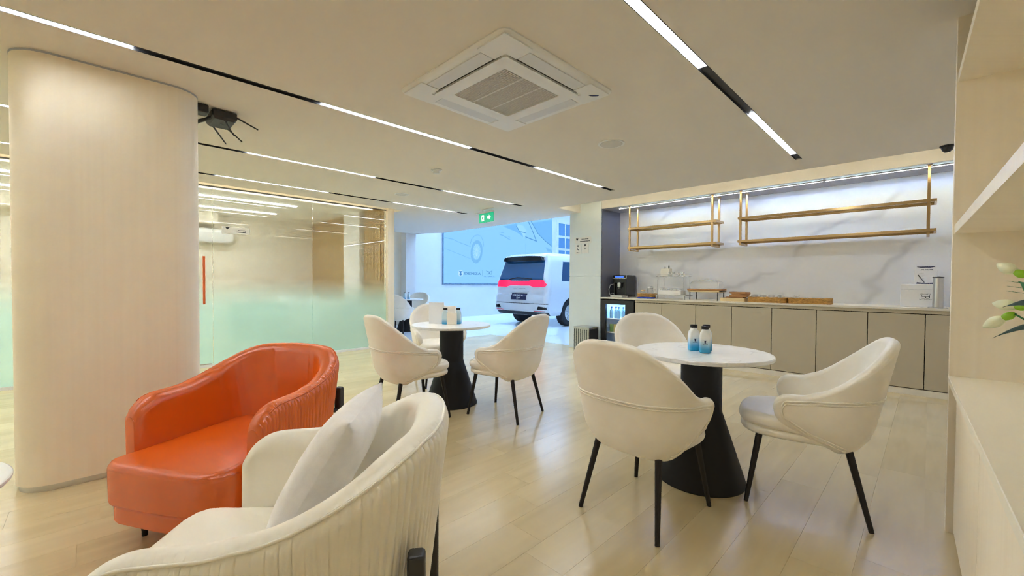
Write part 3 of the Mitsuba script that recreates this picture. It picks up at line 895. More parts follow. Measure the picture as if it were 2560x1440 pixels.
BF.put('water_bottle', 'blue water bottle right of the cream box on the middle table', 'bottle', 'blue water bottles on tables', M=rotz(40, 2.462, 3.186, .75))
BF.put('water_bottle', 'blue water bottle on the farthest table by the post', 'bottle', 'blue water bottles on tables', M=rotz(40, 5.08, 8.60, .75))
BF.put('water_bottle', 'second blue water bottle on the farthest table, towards the pilaster', 'bottle', 'blue water bottles on tables', M=rotz(40, 5.20, 8.62, .75))
# menu card and box
single('menu_card', cbx(-.003, .003, -.075, .075, 0, .205, .001), 'm_card', 'upright white menu card on the middle table', 'menu card', M=rotz(38, 2.315, 3.335, .75), smooth=False)
tb = Model()
tb.add('holder', cbx(-.028, .028, -.044, .044, 0, .115, .003), 'm_cream_plain', smooth=False)
tb.add('napkins', cbx(-.023, .023, -.038, .038, .11, .175, .004), 'm_paper', smooth=False)
tb.put('napkin_holder', 'cream napkin holder standing on the middle table between blue bottles', 'napkin holder', M=rotz(45, 2.37, 3.165, .75))

# ------------------------------------------------------------------ lounge armchairs
def armchair_model(lea, ribbed):
    mdl = Model()
    def planf(a):
        p, nrm = plan(a, .33, .345, -.02, .30, 2.5)
        return p, nrm
    def zt(a):
        s = abs(a)
        u = np.clip((s - .84) / .16, 0, .97)
        return .60 + .03 * (1 - s) + .146 * (1 - sstep(.16, .72, s)) - .12 * (1 - math.sqrt(1 - u * u))
    zb = lambda a: .125
    th = lambda a: .105 * math.sqrt(1 - .75 * np.clip((abs(a) - .93) / .07, 0, 1) ** 2)
    crease = lambda a, z: .010 * (float(meshkit.fbm(np.array([a * 16 + z * 3.0, z * 1.6, 3.0]), 3, 5)) - .5) * (1 - sstep(.45, .85, abs(a)))
    NR = 88
    rb = lambda a, z: -.0075 * (1 - abs(math.sin(a * NR * PI / 2)) ** .5) * sstep(.17, .2, z)
    def lean(a, z):
        back = 1 - sstep(.35, .8, abs(a))
        return back * .10 * (z - .45) + .02 * (z - .5)
    mdl.add('shell', shell(741 if ribbed else 97, 44, planf, zb, zt, th, lean, rb if ribbed else None, crease), lea, smooth=True)
    # piping between the ribbed outside and the smooth rim
    path = []
    for s in np.linspace(-.93, .93, 110):
        p, nrm = planf(s); z = zt(s) - .012
        r_ = th(s) / 2; q = p + nrm * (math.sqrt(max(0, r_ * r_ - (r_ - .012) ** 2)) + .0005 + lean(s, z)); path.append((q[0], q[1], z))
    mdl.add('piping', tube(path, .004, 6), lea, smooth=True)
    # seat: deep cushion tapering a little to the front, on a base
    def seat(z0, z1, r, inset, dome=0):
        rings = []
        base = Polygon([(-.30, -.262), (.10, -.275), (.31, -.285), (.36, -.295), (.40, -.29), (.43, -.25), (.44, 0), (.43, .25), (.40, .29), (.36, .295), (.31, .285), (.10, .275), (-.30, .262)]).buffer(.02, quad_segs=4)
        base = base.buffer(-inset)
        npt = 72
        def ringp(q):
            g = base.buffer(-q)
            L_ = g.exterior
            return np.array([L_.interpolate(t, normalized=True).coords[0] for t in np.linspace(0, 1, npt, endpoint=False)])
        # align start by angle
        def ang(pts):
            c = np.array([.1, 0]); A = np.arctan2(pts[:, 1] - c[1], pts[:, 0] - c[0])
            i = np.argsort(A); A, pts = A[i], pts[i]
            t = np.linspace(-PI, PI, npt, endpoint=False)
            AA = np.r_[A - 2 * PI, A, A + 2 * PI]; PP = np.vstack([pts] * 3)
            return np.column_stack([np.interp(t, AA, PP[:, k]) for k in (0, 1)])
        for t in np.linspace(-PI / 2, PI / 2, 9):
            q = r * (1 - math.cos(t)); z = (z0 + r if t < 0 else z1 - r) + r * math.sin(t)
            rings.append(np.column_stack([ang(ringp(q)), np.full(npt, z)]))
        if dome:
            core = ang(ringp(r)); c = np.array([.1, 0])
            for f in (.85, .65, .4, .15):
                rings.append(np.column_stack([c + (core - c) * f, np.full(npt, z1 + dome * (1 - f * f))]))
        return loft(rings)
    mdl.add('seat', seat(.17, .365, .035, 0, .018), lea, smooth=True)
    mdl.add('seat_base', seat(.09, .18, .02, .02), lea, smooth=True)
    for sx, sy in ((.34, .20), (.34, -.20), (-.22, .20), (-.22, -.20)):
        mdl.add('leg', lathe([(.011, 0), (.015, .10)], 14, (sx, sy)), 'm_leg', smooth=40)
    for sy in (-1, 1):
        mdl.add('back_post', rbx(-.39, -.35, sy * .29 - .02, sy * .29 + .02, 0, .53, .008), 'm_black')
        mdl.add('post_bracket', tube([(-.37, sy * .29, .40), (-.25, sy * .25, .40)], .012), 'm_black')
    return mdl


AO = armchair_model('m_orange', True)
AO.put('armchair', 'burnt orange leather tub armchair with ribbed outer back, beside the column', 'armchair', M=rotz(212, .546, 2.497))
ACm = armchair_model('m_cream_plain', True)
ACm.put('armchair', 'cream leather tub armchair with ribbed outer back and a grey cushion', 'armchair', M=rotz(142, .405, 1.28))
# throw cushion
def pillow(s, th, N=40):
    rings = []
    u = np.linspace(-1, 1, N)
    X, Y = np.meshgrid(u, u, indexing='ij')
    pinch = 1 - .08 * (1 - np.abs(X) ** 2) * np.abs(Y) ** 3
    pinch2 = 1 - .08 * (1 - np.abs(Y) ** 2) * np.abs(X) ** 3
    px, py = X * s * pinch2, Y * s * pinch
    h = th * ((1 - np.abs(X) ** 3.0).clip(0) * (1 - np.abs(Y) ** 3.0).clip(0)) ** .55 + .003
    wr = .006 * (meshkit.fbm(np.stack([X * 2.2, Y * 2.2, X * 0], -1), 3, 4) - .5)
    A = np.stack([px, py, h + wr], -1).reshape(-1, 3); B = np.stack([px, py, -h + wr], -1).reshape(-1, 3)
    idx = np.arange(N * N).reshape(N, N)
    q = np.stack([idx[:-1, :-1], idx[1:, :-1], idx[1:, 1:], idx[:-1, 1:]], -1).reshape(-1, 4)
    F = np.vstack([q[:, [0, 1, 2]], q[:, [0, 2, 3]]])
    Fb = F[:, ::-1] + N * N
    edge = np.r_[idx[:, 0], idx[-1, 1:], idx[-2::-1, -1], idx[0, -2:0:-1]]
    e2 = np.roll(edge, -1)
    S = np.vstack([np.stack([edge, e2, e2 + N * N], 1)[:, ::-1], np.stack([edge, e2 + N * N, edge + N * N], 1)[:, ::-1]])
    t = trimesh.Trimesh(np.vstack([A, B]), np.vstack([F, Fb, S]), process=False)
    if t.volume < 0: t.invert()
    return t
single('throw_cushion', pillow(.22, .075), 'm_fabric', 'light grey fabric throw cushion leaning in the cream armchair', 'cushion', smooth=True,
       M=T().translate([.50, 1.27, .60]).rotate([0, 0, 1], 142).rotate([0, 1, 0], 60))

# white side table at the left edge
st = Model()
st.add('tabletop', lathe([(.30, .478), (.325, .482), (.33, .488), (.33, .497), (.325, .5), (.01, .5)], 56), 'm_plastic', smooth=35)
st.add('pedestal', lathe([(.2, 0), (.2, .012), (.03, .03), (.025, .48)], 40), 'm_plastic', smooth=30)
st.put('side_table', 'round white side table just entering at the left edge', 'side table', M=rotz(0, -.53, 2.18))

# ------------------------------------------------------------------ hanging brass racks
def rack(ya, yb, label):
    r = Model()
    zb, zs1, zs2, xt, xb = 1.665, 1.70, 2.005, 6.10, 6.36
    for y in (ya, yb):
        for x in (xt, xb):
            r.add('post', cbx(x - .0125, x + .0125, y - .0125, y + .0125, zb, 2.385, .0015), 'm_brass', smooth=False)
            r.add('ceiling_plate', bx(x - .022, x + .022, y - .022, y + .022, 2.379, 2.385), 'm_brass', smooth=False)
        r.add('crossbar', cbx(xt, xb, y - .011, y + .011, zb, zb + .02, .0015), 'm_brass', smooth=False)
    for z in (zs1, zs2):
        r.add('shelf_frame', cat(cbx(xt - .02, xt + .005, min(ya, yb) - .06, max(ya, yb) + .03, z, z + .03, .0015), cbx(xb - .005, xb + .02, min(ya, yb) - .06, max(ya, yb) + .03, z, z + .03, .0015),
                                 cbx(xt, xb, min(ya, yb) - .06, min(ya, yb) - .04, z, z + .03, .0015), cbx(xt, xb, max(ya, yb) + .01, max(ya, yb) + .03, z, z + .03, .0015)), 'm_brass', smooth=False)
        r.add('glass_shelf', bx(xt + .005, xb - .005, min(ya, yb) - .04, max(ya, yb) + .01, z + .021, z + .028), 'm_glass', smooth=False)
    r.put('hanging_rack', label, 'shelf rack', 'brass racks hung from the soffit')
rack(3.43, 2.16, 'shorter hanging brass rack with two shelves, above the coffee machine end')
rack(1.80, .025, 'longer hanging brass rack with two shelves, above the wicker trays')

# ------------------------------------------------------------------ things on the counter
ZC = .912
cm = Model()
cm.add('body', cat(rbx(-.02, .21, -.13, .13, .02, .37, .012), rbx(-.10, .0, -.13, .13, .24, .37, .012), rbx(-.10, .0, .085, .13, .03, .26, .01), rbx(-.1, .0, -.13, -.085, .03, .26, .01)), 'm_black_gloss', smooth=30)
cm.add('front', bx(-.05, -.015, -.09, .09, .03, .25), 'm_black', smooth=False)
cm.add('display', bx(-.104, -.099, -.08, .08, .325, .36), 'm_blue', smooth=False, emitter=emit((.06, .16, .6), 1.0), label='lit blue touch display')
cm.add('trim', cat(bx(-.106, -.098, -.13, .13, .312, .318), bx(-.106, -.098, -.132, -.126, .315, .372)), 'm_steel', smooth=False)
cm.add('spout', cat(rbx(-.115, -.07, -.03, .03, .17, .25, .006), lathe([(.006, .14), (.009, .17)], 12, (-.095, .012)), lathe([(.006, .14), (.009, .17)], 12, (-.095, -.012))), 'm_steel')
cm.add('drip_tray', rbx(-.20, -.02, -.115, .115, .0, .035, .006), 'm_steel')
cm.add('drip_tray__grate', bx(-.19, -.06, -.10, .10, .035, .038), 'm_steel_dark', smooth=False)
cm.add('milk_hose', tube([(-.1, .11, .22), (-.13, .15, .21), (-.15, .17, .13), (-.14, .16, .04), (-.15, .10, .07), (-.16, .06, .05)], .004, 8), 'm_plastic', smooth=True)
cm.put('coffee_machine', 'black automatic coffee machine with a steel drip tray on the counter end', 'coffee machine', M=rotz(0, 6.33, 3.685, ZC))

# clear tumbler used in trays and racks
def tumbler(r, h):
    g = Model()
    g.add('', lathe([(.004, .0), (r * .8, .0), (r, h), (r - .0015, h), (r * .8 - .0015, .004), (.004, .004)], 16), 'm_solid_glass', smooth=40)
    return g
G1 = tumbler(.030, .085); G2 = tumbler(.024, .06)

# wicker basket with jars, glass pitcher, blue cloth
def tray(L_, D, h, mat, t=.008, r=.03):
    out = sbox(-D / 2, -L_ / 2, D / 2, L_ / 2).buffer(-r).buffer(r, quad_segs=5)
    return out, out.buffer(-t)
def tray_model(L_, D, h, mat, r=.03, grip=False):
    o_, i_ = tray(L_, D, h, mat, r=r)
    t = Model()
    t.add('wall', prism(o_.difference(i_), 0, h), mat, smooth=30)
    t.add('bottom', prism(i_, .002, .010), mat, smooth=30)
    if 'wick' in mat:
        pr_ = np.array(o_.buffer(.001).exterior.coords)
        for k in range(4):
            t.add('weave', tube(np.column_stack([pr_, np.full(len(pr_), h * (k + .5) / 4)]), .0045, 6, False), mat, smooth=True)
        t.add('rim', tube(np.column_stack([pr_, np.full(len(pr_), h)]), .006, 6, False), mat, smooth=True)
    return t
tray_model(.27, .20, .07, 'm_wick').put('wicker_basket', 'small wicker basket of jars beside the coffee machine', 'basket', M=rotz(0, 6.20, 3.16, ZC))
jar = Model()
jar.add('body', lathe([(.004, 0), (.036, .0), (.038, .01), (.038, .085), (.03, .10), (.028, .098), (.034, .082), (.034, .01), (.004, .006)], 20), 'm_solid_glass', smooth=40)
jar.add('contents', lathe([(.004, .007), (.032, .008), (.032, .06), (.004, .062)], 18), 'm_paper', smooth=40)
jar.add('lid', lathe([(.031, .10), (.033, .102), (.033, .118), (.004, .12)], 20), 'm_pale_wood', smooth=30)
jar.put('sugar_jar', 'glass jar with a pale lid in the small wicker basket', 'jar', M=rotz(0, 6.19, 3.235, ZC + .0105))
pit = Model()
pit.add('body', lathe([(.004, 0), (.05, 0), (.056, .02), (.05, .1), (.042, .13), (.046, .15), (.044, .15), (.04, .13), (.048, .1), (.053, .02), (.004, .006)], 24), 'm_solid_glass', smooth=40)
pit.add('handle', tube([(-.01, -.045, .135), (-.02, -.085, .13), (-.02, -.095, .09), (-.015, -.085, .04), (-.01, -.058, .03)], .007, 10), 'm_plastic', smooth=True)
pit.add('lid', lathe([(.047, .15), (.05, .153), (.048, .175), (.02, .185), (.004, .185)], 24), 'm_plastic2', smooth=30)
pit.put('glass_pitcher', 'clear glass pitcher with a white handle behind the small wicker basket', 'pitcher', M=rotz(20, 6.22, 3.13, ZC + .0105))
single('napkin_cloth', cbx(-.06, .06, -.12, .12, 0, .022, .006), 'm_blue', 'folded royal blue cloth in front of the jars', 'cloth', M=rotz(4, 6.035, 3.10, ZC), smooth=False)

# two-tier glass rack
gr = Model()
for x in (-.11, .11):
    for y in (-.20, .20):
        gr.add('post', tube([(x, y, 0), (x, y, .36)], .004, 8), 'm_steel')
gr.add('lower_shelf', cbx(-.13, .13, -.24, .24, .055, .067, .002), 'm_steel', smooth=False)
gr.add('upper_shelf', cbx(-.12, .12, -.22, .22, .335, .343, .002), 'm_solid_glass', smooth=False)
gr.add('rail', cat(tube([(-.12, -.22, .375), (-.12, .22, .375)], .003, 6), tube([(.12, -.22, .375), (.12, .22, .375)], .003, 6), tube([(-.12, -.22, .375), (.12, -.22, .375)], .003, 6), tube([(-.12, .22, .375), (.12, .22, .375)], .003, 6)), 'm_steel')
gr.add('leg', bx(-.125, -.105, -.22, -.20, 0, .056), 'm_steel', smooth=False)
gr.add('leg', bx(-.125, -.105, .20, .22, 0, .056), 'm_steel', smooth=False)
gr.put('glass_rack', 'two tier wire rack of drinking glasses between the jars and the cake dome', 'rack', M=rotz(0, 6.20, 2.745, ZC))
tray_model(.36, .20, .065, 'm_paper', r=.02).put('white_tray', 'white tray of upturned glasses on the lower tier of the wire rack', 'tray', M=rotz(0, 6.18, 2.765, ZC + .068))
for i in range(5):
    for j in range(2):
        G2.put('drinking_glass', f"small clear glass in the white tray, {('front', 'back')[j]} row, {('rightmost', 'fourth from the left', 'third from the left', 'second from the left', 'leftmost')[i]}", 'glass', 'glasses in the white tray', M=rotz(0, 6.13 + j * .08, 2.635 + i * .066, ZC + .10))
for i in range(4):
    G2.put('drinking_glass', f"small clear glass on the top tier of the wire rack, {('rightmost', 'third from the left', 'second from the left', 'leftmost')[i]}", 'glass', 'glasses on top of the wire rack', M=rotz(0, 6.17 + .05 * (i % 2), 2.59 + i * .075, ZC + .344))
cb = Model()
cb.add('body', rbx(-.05, .05, -.07, .07, 0, .12, .006), 'm_cream_plain')
cb.add('knob', lathe([(.004, .12), (.014, .122), (.016, .135), (.01, .15), (.003, .152)], 14, (0, .02)), 'm_steel', smooth=40)
cb.add('knob', lathe([(.004, .12), (.008, .122), (.008, .16), (.003, .17)], 12, (0, -.04)), 'm_black', smooth=40)
cb.put('beige_box', 'small beige box with knobs on the top tier of the wire rack', 'box', M=rotz(0, 6.255, 2.885, ZC + .344))

# cake dome on a wooden board with black wire legs
cs = Model()
cs.add('board', cbx(-.14, .14, -.225, .225, .14, .162, .004), 'm_wood', smooth=False)
cs.add('frame', cat(*[tube([(x, -.225, .128), (x, .225, .128)], .005, 6) for x in (-.12, .12)], *[tube([(-.12, y, .128), (.12, y, .128)], .005, 6) for y in (-.225, .225)]), 'm_black')
cs.add('apron', cbx(-.125, .125, -.215, .215, .115, .139, .003), 'm_pale_wood', smooth=False)
for x in (-.12, .12):
    for y in (-.19, .19):
        cs.add('leg', tube([(x, y, .128), (x, y, 0)], .005, 8), 'm_black')
rings = []
for sc_, z in ((1, 0), (1, .06), (.97, .085), (.90, .105), (.78, .118), (.55, .124), (.2, .126)):
    g = sbox(-.11 * sc_, -.20 * sc_, .11 * sc_, .20 * sc_).buffer(-.02).buffer(.02 * (1 if sc_ > .5 else .99), quad_segs=5)
    c = np.array(g.exterior.coords)[:-1]
    rings.append(np.column_stack([c, np.full(len(c), z + .163)]))
rings = [r_ for r_ in rings if len(r_) == len(rings[0])]
cs.add('dome', loft(rings), 'm_solid_glass', smooth=40, label='clear plastic dome lid')
cs.add('dome__handle', tube([(0, -.03, .29), (0, -.025, .305), (0, .025, .305), (0, .03, .29)], .005, 8), 'm_plastic', smooth=True)
cs.put('cake_stand', 'wooden board on black wire legs under a clear dome', 'cake stand', M=rotz(0, 6.24, 2.275, ZC))

# pale wood tray with a stack of brown boards
tray_model(.31, .22, .045, 'm_pale_wood', r=.012).put('wooden_tray', 'pale wooden tray holding stacked brown serving boards', 'tray', M=rotz(0, 6.19, 1.885, ZC))
bd_ = Model()
o_ = sbox(-.08, -.11, .08, .11).buffer(-.02).buffer(.02, quad_segs=4)
bd_.add('board', prism(o_, 0, .008), 'm_wood', smooth=30)
bd_.add('rim', prism(o_.difference(o_.buffer(-.01)), .008, .022), 'm_wood', smooth=30)
for i, (dx, dy, dg, lb) in enumerate(((0, .01, 0, 'lowest'), (.004, .008, 2, 'second'), (-.005, -.03, 6, 'third'), (.01, -.05, 14, 'fourth'), (.0, -.04, -4, 'topmost'))):
    bd_.put('serving_tray', f'brown wooden serving tray, {lb} of the stack in the pale tray', 'tray', 'stacked brown serving trays', M=T().translate([6.19 + dx, 1.86 + dy, ZC + .014 + i * .0225]).rotate([0, 0, 1], dg))
# wicker trays with upturned glasses
WT = tray_model(.425, .22, .062, 'm_wick', r=.05)
WT.put('wicker_tray', 'left long wicker tray of clear glasses on the counter', 'tray', 'long wicker trays', M=rotz(0, 6.14, 1.475, ZC))
WT.put('wicker_tray', 'right long wicker tray of clear glasses on the counter', 'tray', 'long wicker trays', M=rotz(0, 6.16, 1.03, ZC))
for y in (1.64, 1.54, 1.44, 1.335):
    w_ = {1.64: 'leftmost', 1.54: 'second from the left', 1.44: 'third from the left', 1.335: 'rightmost'}[y]
    G1.put('drinking_glass', f'clear tumbler in the left wicker tray, front row, {w_}', 'glass', 'tumblers in the left wicker tray', M=rotz(0, 6.14, y, ZC + .0105))
    G1.put('drinking_glass', f'clear tumbler in the left wicker tray, back row, {w_}', 'glass', 'tumblers in the left wicker tray', M=rotz(0, 6.205, y, ZC + .0105))
G1.put('drinking_glass', 'tall clear tumbler in the right wicker tray', 'glass', M=rotz(0, 6.16, 1.17, ZC + .0105))
for y in (1.07, .99, .91):
    G2.put('drinking_glass', f"low clear glass in the right wicker tray, {({1.07: 'left', .99: 'middle', .91: 'right'})[y]} one", 'glass', 'low glasses in the right wicker tray', M=rotz(0, 6.16, y, ZC + .0105))

# white box with logo, card holder on it, thermos, dispenser
E1, E2, E3 = np.array([0, -1, 0.]), np.array([0, 0, 1.]), np.array([-1, 0, 0.])
wb = Model()
wb.add('body', cbx(-.12, .12, -.15, .15, 0, .185, .003), 'm_card', smooth=False)
wb.add('lid', cbx(-.123, .123, -.153, .153, .185, .245, .003), 'm_card', smooth=False)
wb.add('logo', to_frame(prism(bd_shapes(.030, .09), 0, .001), np.array([-.1205, -.045, .095]), E1, E2, E3), 'm_ink', smooth=False)
wb.add('lettering', cat(text_on('DENZA', .009, np.array([-.1205, -.045, .135]), E1, E2, E3, sx=1.9, depth=.001), text_on('ULTIMATE', .009, np.array([-.1205, -.045, .077]), E1, E2, E3, sx=1.5, depth=.001)), 'm_ink', smooth=False)
wb.add('grip_slot', bx(-.04, .04, .152, .1545, .19, .235), 'm_gap', smooth=False)
wb.put('gift_box', 'white lidded cardboard box with a small logo at the counter end', 'box', M=rotz(0, 6.31, .076, ZC))
cdh = Model()
cdh.add('card', bx(-.003, .003, -.075, .075, 0, .205), 'm_card', smooth=False)
band = Polygon([(-.07, .188), (.07, .188), (.07, .182), (.035, .175), (-.035, .175), (-.07, .182)])
cdh.add('header_band', to_frame(prism(band, 0, .001), np.array([-.003, 0, 0]), E1, E2, E3), 'm_navy', smooth=False)
cdh.add('footer_band', to_frame(prism(Polygon([(-.07, .002), (.07, .002), (.07, .018), (0, .010), (-.07, .020)]), 0, .001), np.array([-.003, 0, 0]), E1, E2, E3), 'm_navy', smooth=False)
cdh.add('pictogram', to_frame(prism(unary_union([sbox(-.04 + k * .034, .148, -.014 + k * .034, .158) for k in range(3)]), 0, .001), np.array([-.003, 0, 0]), E1, E2, E3), 'm_ink', smooth=False)
cdh.add('text_line', to_frame(prism(unary_union([sbox(-.055, .06 + k * .018, -.01 - .006 * (k % 2), .0635 + k * .018) for k in range(4)]), 0, .0005), np.array([-.003, 0, 0]), E1, E2, E3), 'm_plastic2', smooth=False)
cdh.add('pen', tube([(-.006, .06, .10), (-.007, .01, .016)], .004, 8), 'm_steel_dark')
cdh.add('holder', cbx(.003, .035, -.088, .088, 0, .15, .002), 'm_card', smooth=False)
cdh.put('leaflet_holder', 'white leaflet holder with dark bands on top of the white box', 'leaflet holder', M=rotz(4, 6.32, .035, ZC + .2455))
thm = Model()
thm.add('base', cbx(-.06, .06, -.075, .075, 0, .008, .002), 'm_steel', smooth=False)
thm.add('body', lathe([(.038, .008), (.04, .012), (.04, .30), (.036, .31)], 28), 'm_steel', smooth=40)
thm.add('lid', lathe([(.043, .31), (.043, .318), (.004, .322)], 28), 'm_steel_dark', smooth=30)
thm.put('cup_dispenser', 'tall brushed steel cylinder beside the white box on the counter', 'dispenser', M=rotz(0, 6.09, -.0595, ZC))

# bin by the pier
bn = Model()
bn.add('body', rbx(-.13, .13, -.15, .15, .0, .40, .012), 'm_steel', smooth=30)
for i in range(14):
    bn.add('rib', bx(-.134, -.128, -.135 + i * .0208, -.125 + i * .0208, .01, .385), 'm_steel_dark' if i % 2 else 'm_steel', smooth=False)
bn.add('lid', cbx(-.135, .135, -.155, .155, .395, .425, .004), 'm_steel', smooth=False)
bn.add('side_panel', bx(-.125, .125, -.158, -.148, .01, .39), 'm_black', smooth=False)
bn.put('waste_bin', 'ribbed steel waste bin standing by the pier next to the fridge', 'bin', M=rotz(0, 5.80, 4.05))

# signs on the pier
def sign(L_, H, kind, label, y, z):
    s = Model()
    s.add('plate', cbx(-.008, 0, -L_ / 2, L_ / 2, -H / 2, H / 2, .001), 'm_plastic', smooth=False)
    O = np.array([-.0082, 0, 0])
    if kind == 'long':
        tri = Polygon([(-L_ * .43, H * .34), (-L_ * .27, H * .34), (-L_ * .35, -.005)])
        s.add('triangle', to_frame(prism(tri, 0, .001), O, E1, E2, E3), 'm_black', smooth=False)
        s.add('text_line', to_frame(prism(unary_union([sbox(-.03, .016, .12, .026), sbox(-.055, -.022, .15, -.010)]), 0, .001), O, E1, E2, E3), 'm_ink', smooth=False)
    else:
        tri = Polygon([(-.025, H * .42), (.025, H * .42), (0, H * .22)])
        s.add('triangle', to_frame(prism(tri, 0, .001), O, E1, E2, E3), 'm_black', smooth=False)
        if kind == 'wifi':
            g = unary_union([Point(0, -.02).buffer(r_, quad_segs=10).difference(Point(0, -.02).buffer(r_ - .006, quad_segs=10)).intersection(Polygon([(0, -.02), (-.1, .08), (.1, .08)])) for r_ in (.012, .024, .036)])
        else:
            g = unary_union([LineString([(-.015, .02), (-.01, -.005), (.018, -.012)]).buffer(.005), LineString([(.018, -.012), (.022, -.03)]).buffer(.005), sbox(-.03, -.06, .03, -.056)])
        s.add('pictogram', to_frame(prism(g, 0, .001), O, E1, E2, E3), 'm_ink', smooth=False)
    s.put('wall_sign', label, 'sign', 'signs on the pier', M=rotz(0, 6.0, y, z))
sign(.34, .11, 'long', 'long white sign with a dark triangle, upper one on the pier', 4.265, 1.885)
sign(.135, .165, 'seat', 'small white sign with a pictogram, lower left on the pier', 4.365, 1.735)
sign(.135, .165, 'wifi', 'small white sign with a wifi symbol, lower right on the pier', 4.215, 1.742)

# blade sign in front of the glass wall + split air conditioner behind it
sg = Model()
sg.add('plate', cbx(1.225, 1.545, 6.735, 6.762, 1.79, 1.885, .002), 'm_plastic', smooth=False)
sg.add('triangle', to_frame(prism(Polygon([(-.13, .036), (-.075, .036), (-.1025, .004)]), 0, .001), np.array([1.385, 6.735, 1.84]), np.array([1, 0, 0.]), np.array([0, 0, 1.]), np.array([0, -1, 0.])), 'm_black', smooth=False)
sg.add('text_line', to_frame(prism(unary_union([sbox(.02, -.004, .11, .006), sbox(0, -.028, .11, -.018)]), 0, .001), np.array([1.385, 6.735, 1.84]), np.array([1, 0, 0.]), np.array([0, 0, 1.]), np.array([0, -1, 0.])), 'm_ink', smooth=False)
sg.put('door_sign', 'white sign with a dark triangle on the glass wall', 'sign')
sa = Model()
sa.add('body', rbx(.9, 2.05, 10.17, 10.4, 1.92, 2.2, .03), 'm_plastic', smooth=40)
sa.add('flap', bx(.95, 2.0, 10.16, 10.175, 1.925, 1.965), 'm_plastic2', smooth=False)
sa.put('split_air_conditioner', 'white wall air conditioner on the meeting room wall, seen through glass', 'air conditioner')

# meeting room furniture (seen softly through the frosted glass)
sofa = Model()
sofa.add('seat', slab(48, .42, .95, .12, .44, .06, 4, (0, 0), .01), 'm_cream_plain', smooth=True)
bk_plan = lambda a: plan(a, .36, .93, .0, .38, 3.2)
sofa.add('backrest', shell(81, 32, bk_plan, lambda a: .15, lambda a: .62 + .16 * (1 - sstep(.3, .9, abs(a))), .13, lambda a, z: .12 * (z - .3)), 'm_cream_plain', smooth=True)
sofa.put('sofa', 'curved white sofa behind the frosted glass, below the slatted wall', 'sofa', M=rotz(200, 2.92, 8.9))
for y, x, dg, l in ((9.28, 2.75, 20, 'left'), (8.50, 2.95, -20, 'right')):
    single('throw_cushion', pillow(.21, .07), 'm_fur_white', f'white cushion on the sofa behind the glass, {l} one', 'cushion', smooth=True, M=T().translate([x, y, .68]).rotate([0, 0, 1], 200 + dg).rotate([0, 1, 0], 62))
mtb = Model()
mtb.add('tabletop', slab(48, .38, .38, .47, .50, .012, 2.0), 'm_plastic', smooth=True)
mtb.add('pedestal', lathe([(.22, 0), (.22, .015), (.04, .04), (.04, .475)], 32), 'm_plastic2', smooth=30)
mtb.put('coffee_table', 'low white coffee table behind the frosted glass, near the door', 'table', M=rotz(0, 1.15, 8.6))
mch = Model()
pr('m_sage', srgb(120, 158, 140), .6)
mch.add('shell', shell(73, 32, lambda a: plan(a, .36, .36, 0, .32, 3), lambda a: .15, lambda a: .60 + .2 * (1 - sstep(.3, .85, abs(a))), .12, lambda a, z: .08 * (z - .4)), 'm_sage', smooth=True)
mch.add('seat', slab(40, .34, .31, .18, .43, .05, 4, (.08, 0)), 'm_sage', smooth=True)
mch.put('armchair', 'sage green tub chair seen blurred through the frosted glass', 'armchair', M=rotz(80, 1.95, 8.0))

# ------------------------------------------------------------------ LED display with its picture
dp = Model()
pr('m_bezel', srgb(120, 150, 180), .4)
scene['m_led'] = {'type': 'diffuse', 'reflectance': rgb((.05, .05, .06))}
dp.add('cabinet', bx(7.81, 13.2, 10.90, 10.95, 1.08, 3.95), 'm_bezel', smooth=False)
dp.add('screen', bx(7.835, 13.175, 10.885, 10.90, 1.105, 3.92), 'm_led', smooth=False, emitter=emit((.19, .46, .78)))
XE, ZE, YE = np.array([1, 0, 0.]), np.array([0, 0, 1.]), np.array([0, -1, 0.])
OD = np.array([0, 10.885, 0])
def pic(name, shape, col, d=.002):
    dp.add(name, to_frame(prism(shape, 0, d), OD, XE, ZE, YE), 'm_led', smooth=False, emitter=emit(col))
def ln(pts, w):
    return LineString(pts).buffer(w / 2, cap_style=1, join_style=1, quad_segs=2)
C1, C2, C3 = (.13, .36, .62), (.06, .22, .46), (.12, .36, .68)
pic('picture_window', Polygon([(10.42, 3.16), (11.1, 3.34), (11.3, 3.05), (11.66, 2.78), (11.1, 3.02)]), C3)
pic('picture_windscreen', Polygon([(11.94, 3.44), (13.15, 3.70), (13.17, 2.66), (12.76, 2.80), (12.31, 3.06)]), C3)
pic('picture_pillar', unary_union([ln([(11.76, 3.45), (12.0, 3.11), (12.22, 2.76), (11.60, 2.88)], .035), ln([(11.9, 3.5), (12.31, 3.06), (12.76, 2.8), (13.17, 2.62)], .03)]), C2, .004)
pic('picture_mirror', Polygon([(11.10, 3.23), (11.21, 3.31), (11.47, 3.29), (11.64, 3.12), (11.60, 3.03), (11.52, 2.78), (11.40, 3.0), (11.27, 3.05)]), (.24, .52, .80), .005)
pic('picture_mirror_edge', ln([(11.10, 3.23), (11.27, 3.05), (11.58, 3.03)], .03), C2, .006)
pic('picture_body_line', unary_union([ln([(7.84, 2.56), (8.17, 2.53), (8.47, 2.44), (8.91, 2.34)], .022), ln([(7.84, 2.22), (8.3, 2.10), (8.82, 1.96), (8.96, 1.92)], .015), ln([(11.6, 2.6), (11.62, 2.0)], .012)]), C1, .003)
pic('picture_handle', unary_union([ln([(10.26, 2.86), (10.42, 2.83), (10.77, 2.71)], .04), ln([(10.3, 2.93), (10.45, 2.93)], .025), ln([(10.66, 2.83), (10.76, 2.80)], .025)]), C1, .003)
pic('picture_wheel_arch', ln([(8.89, 2.41), (8.95, 2.59), (9.09, 2.72), (9.23, 2.76), (9.37, 2.72), (9.47, 2.56), (9.49, 2.38)], .022), C1, .003)
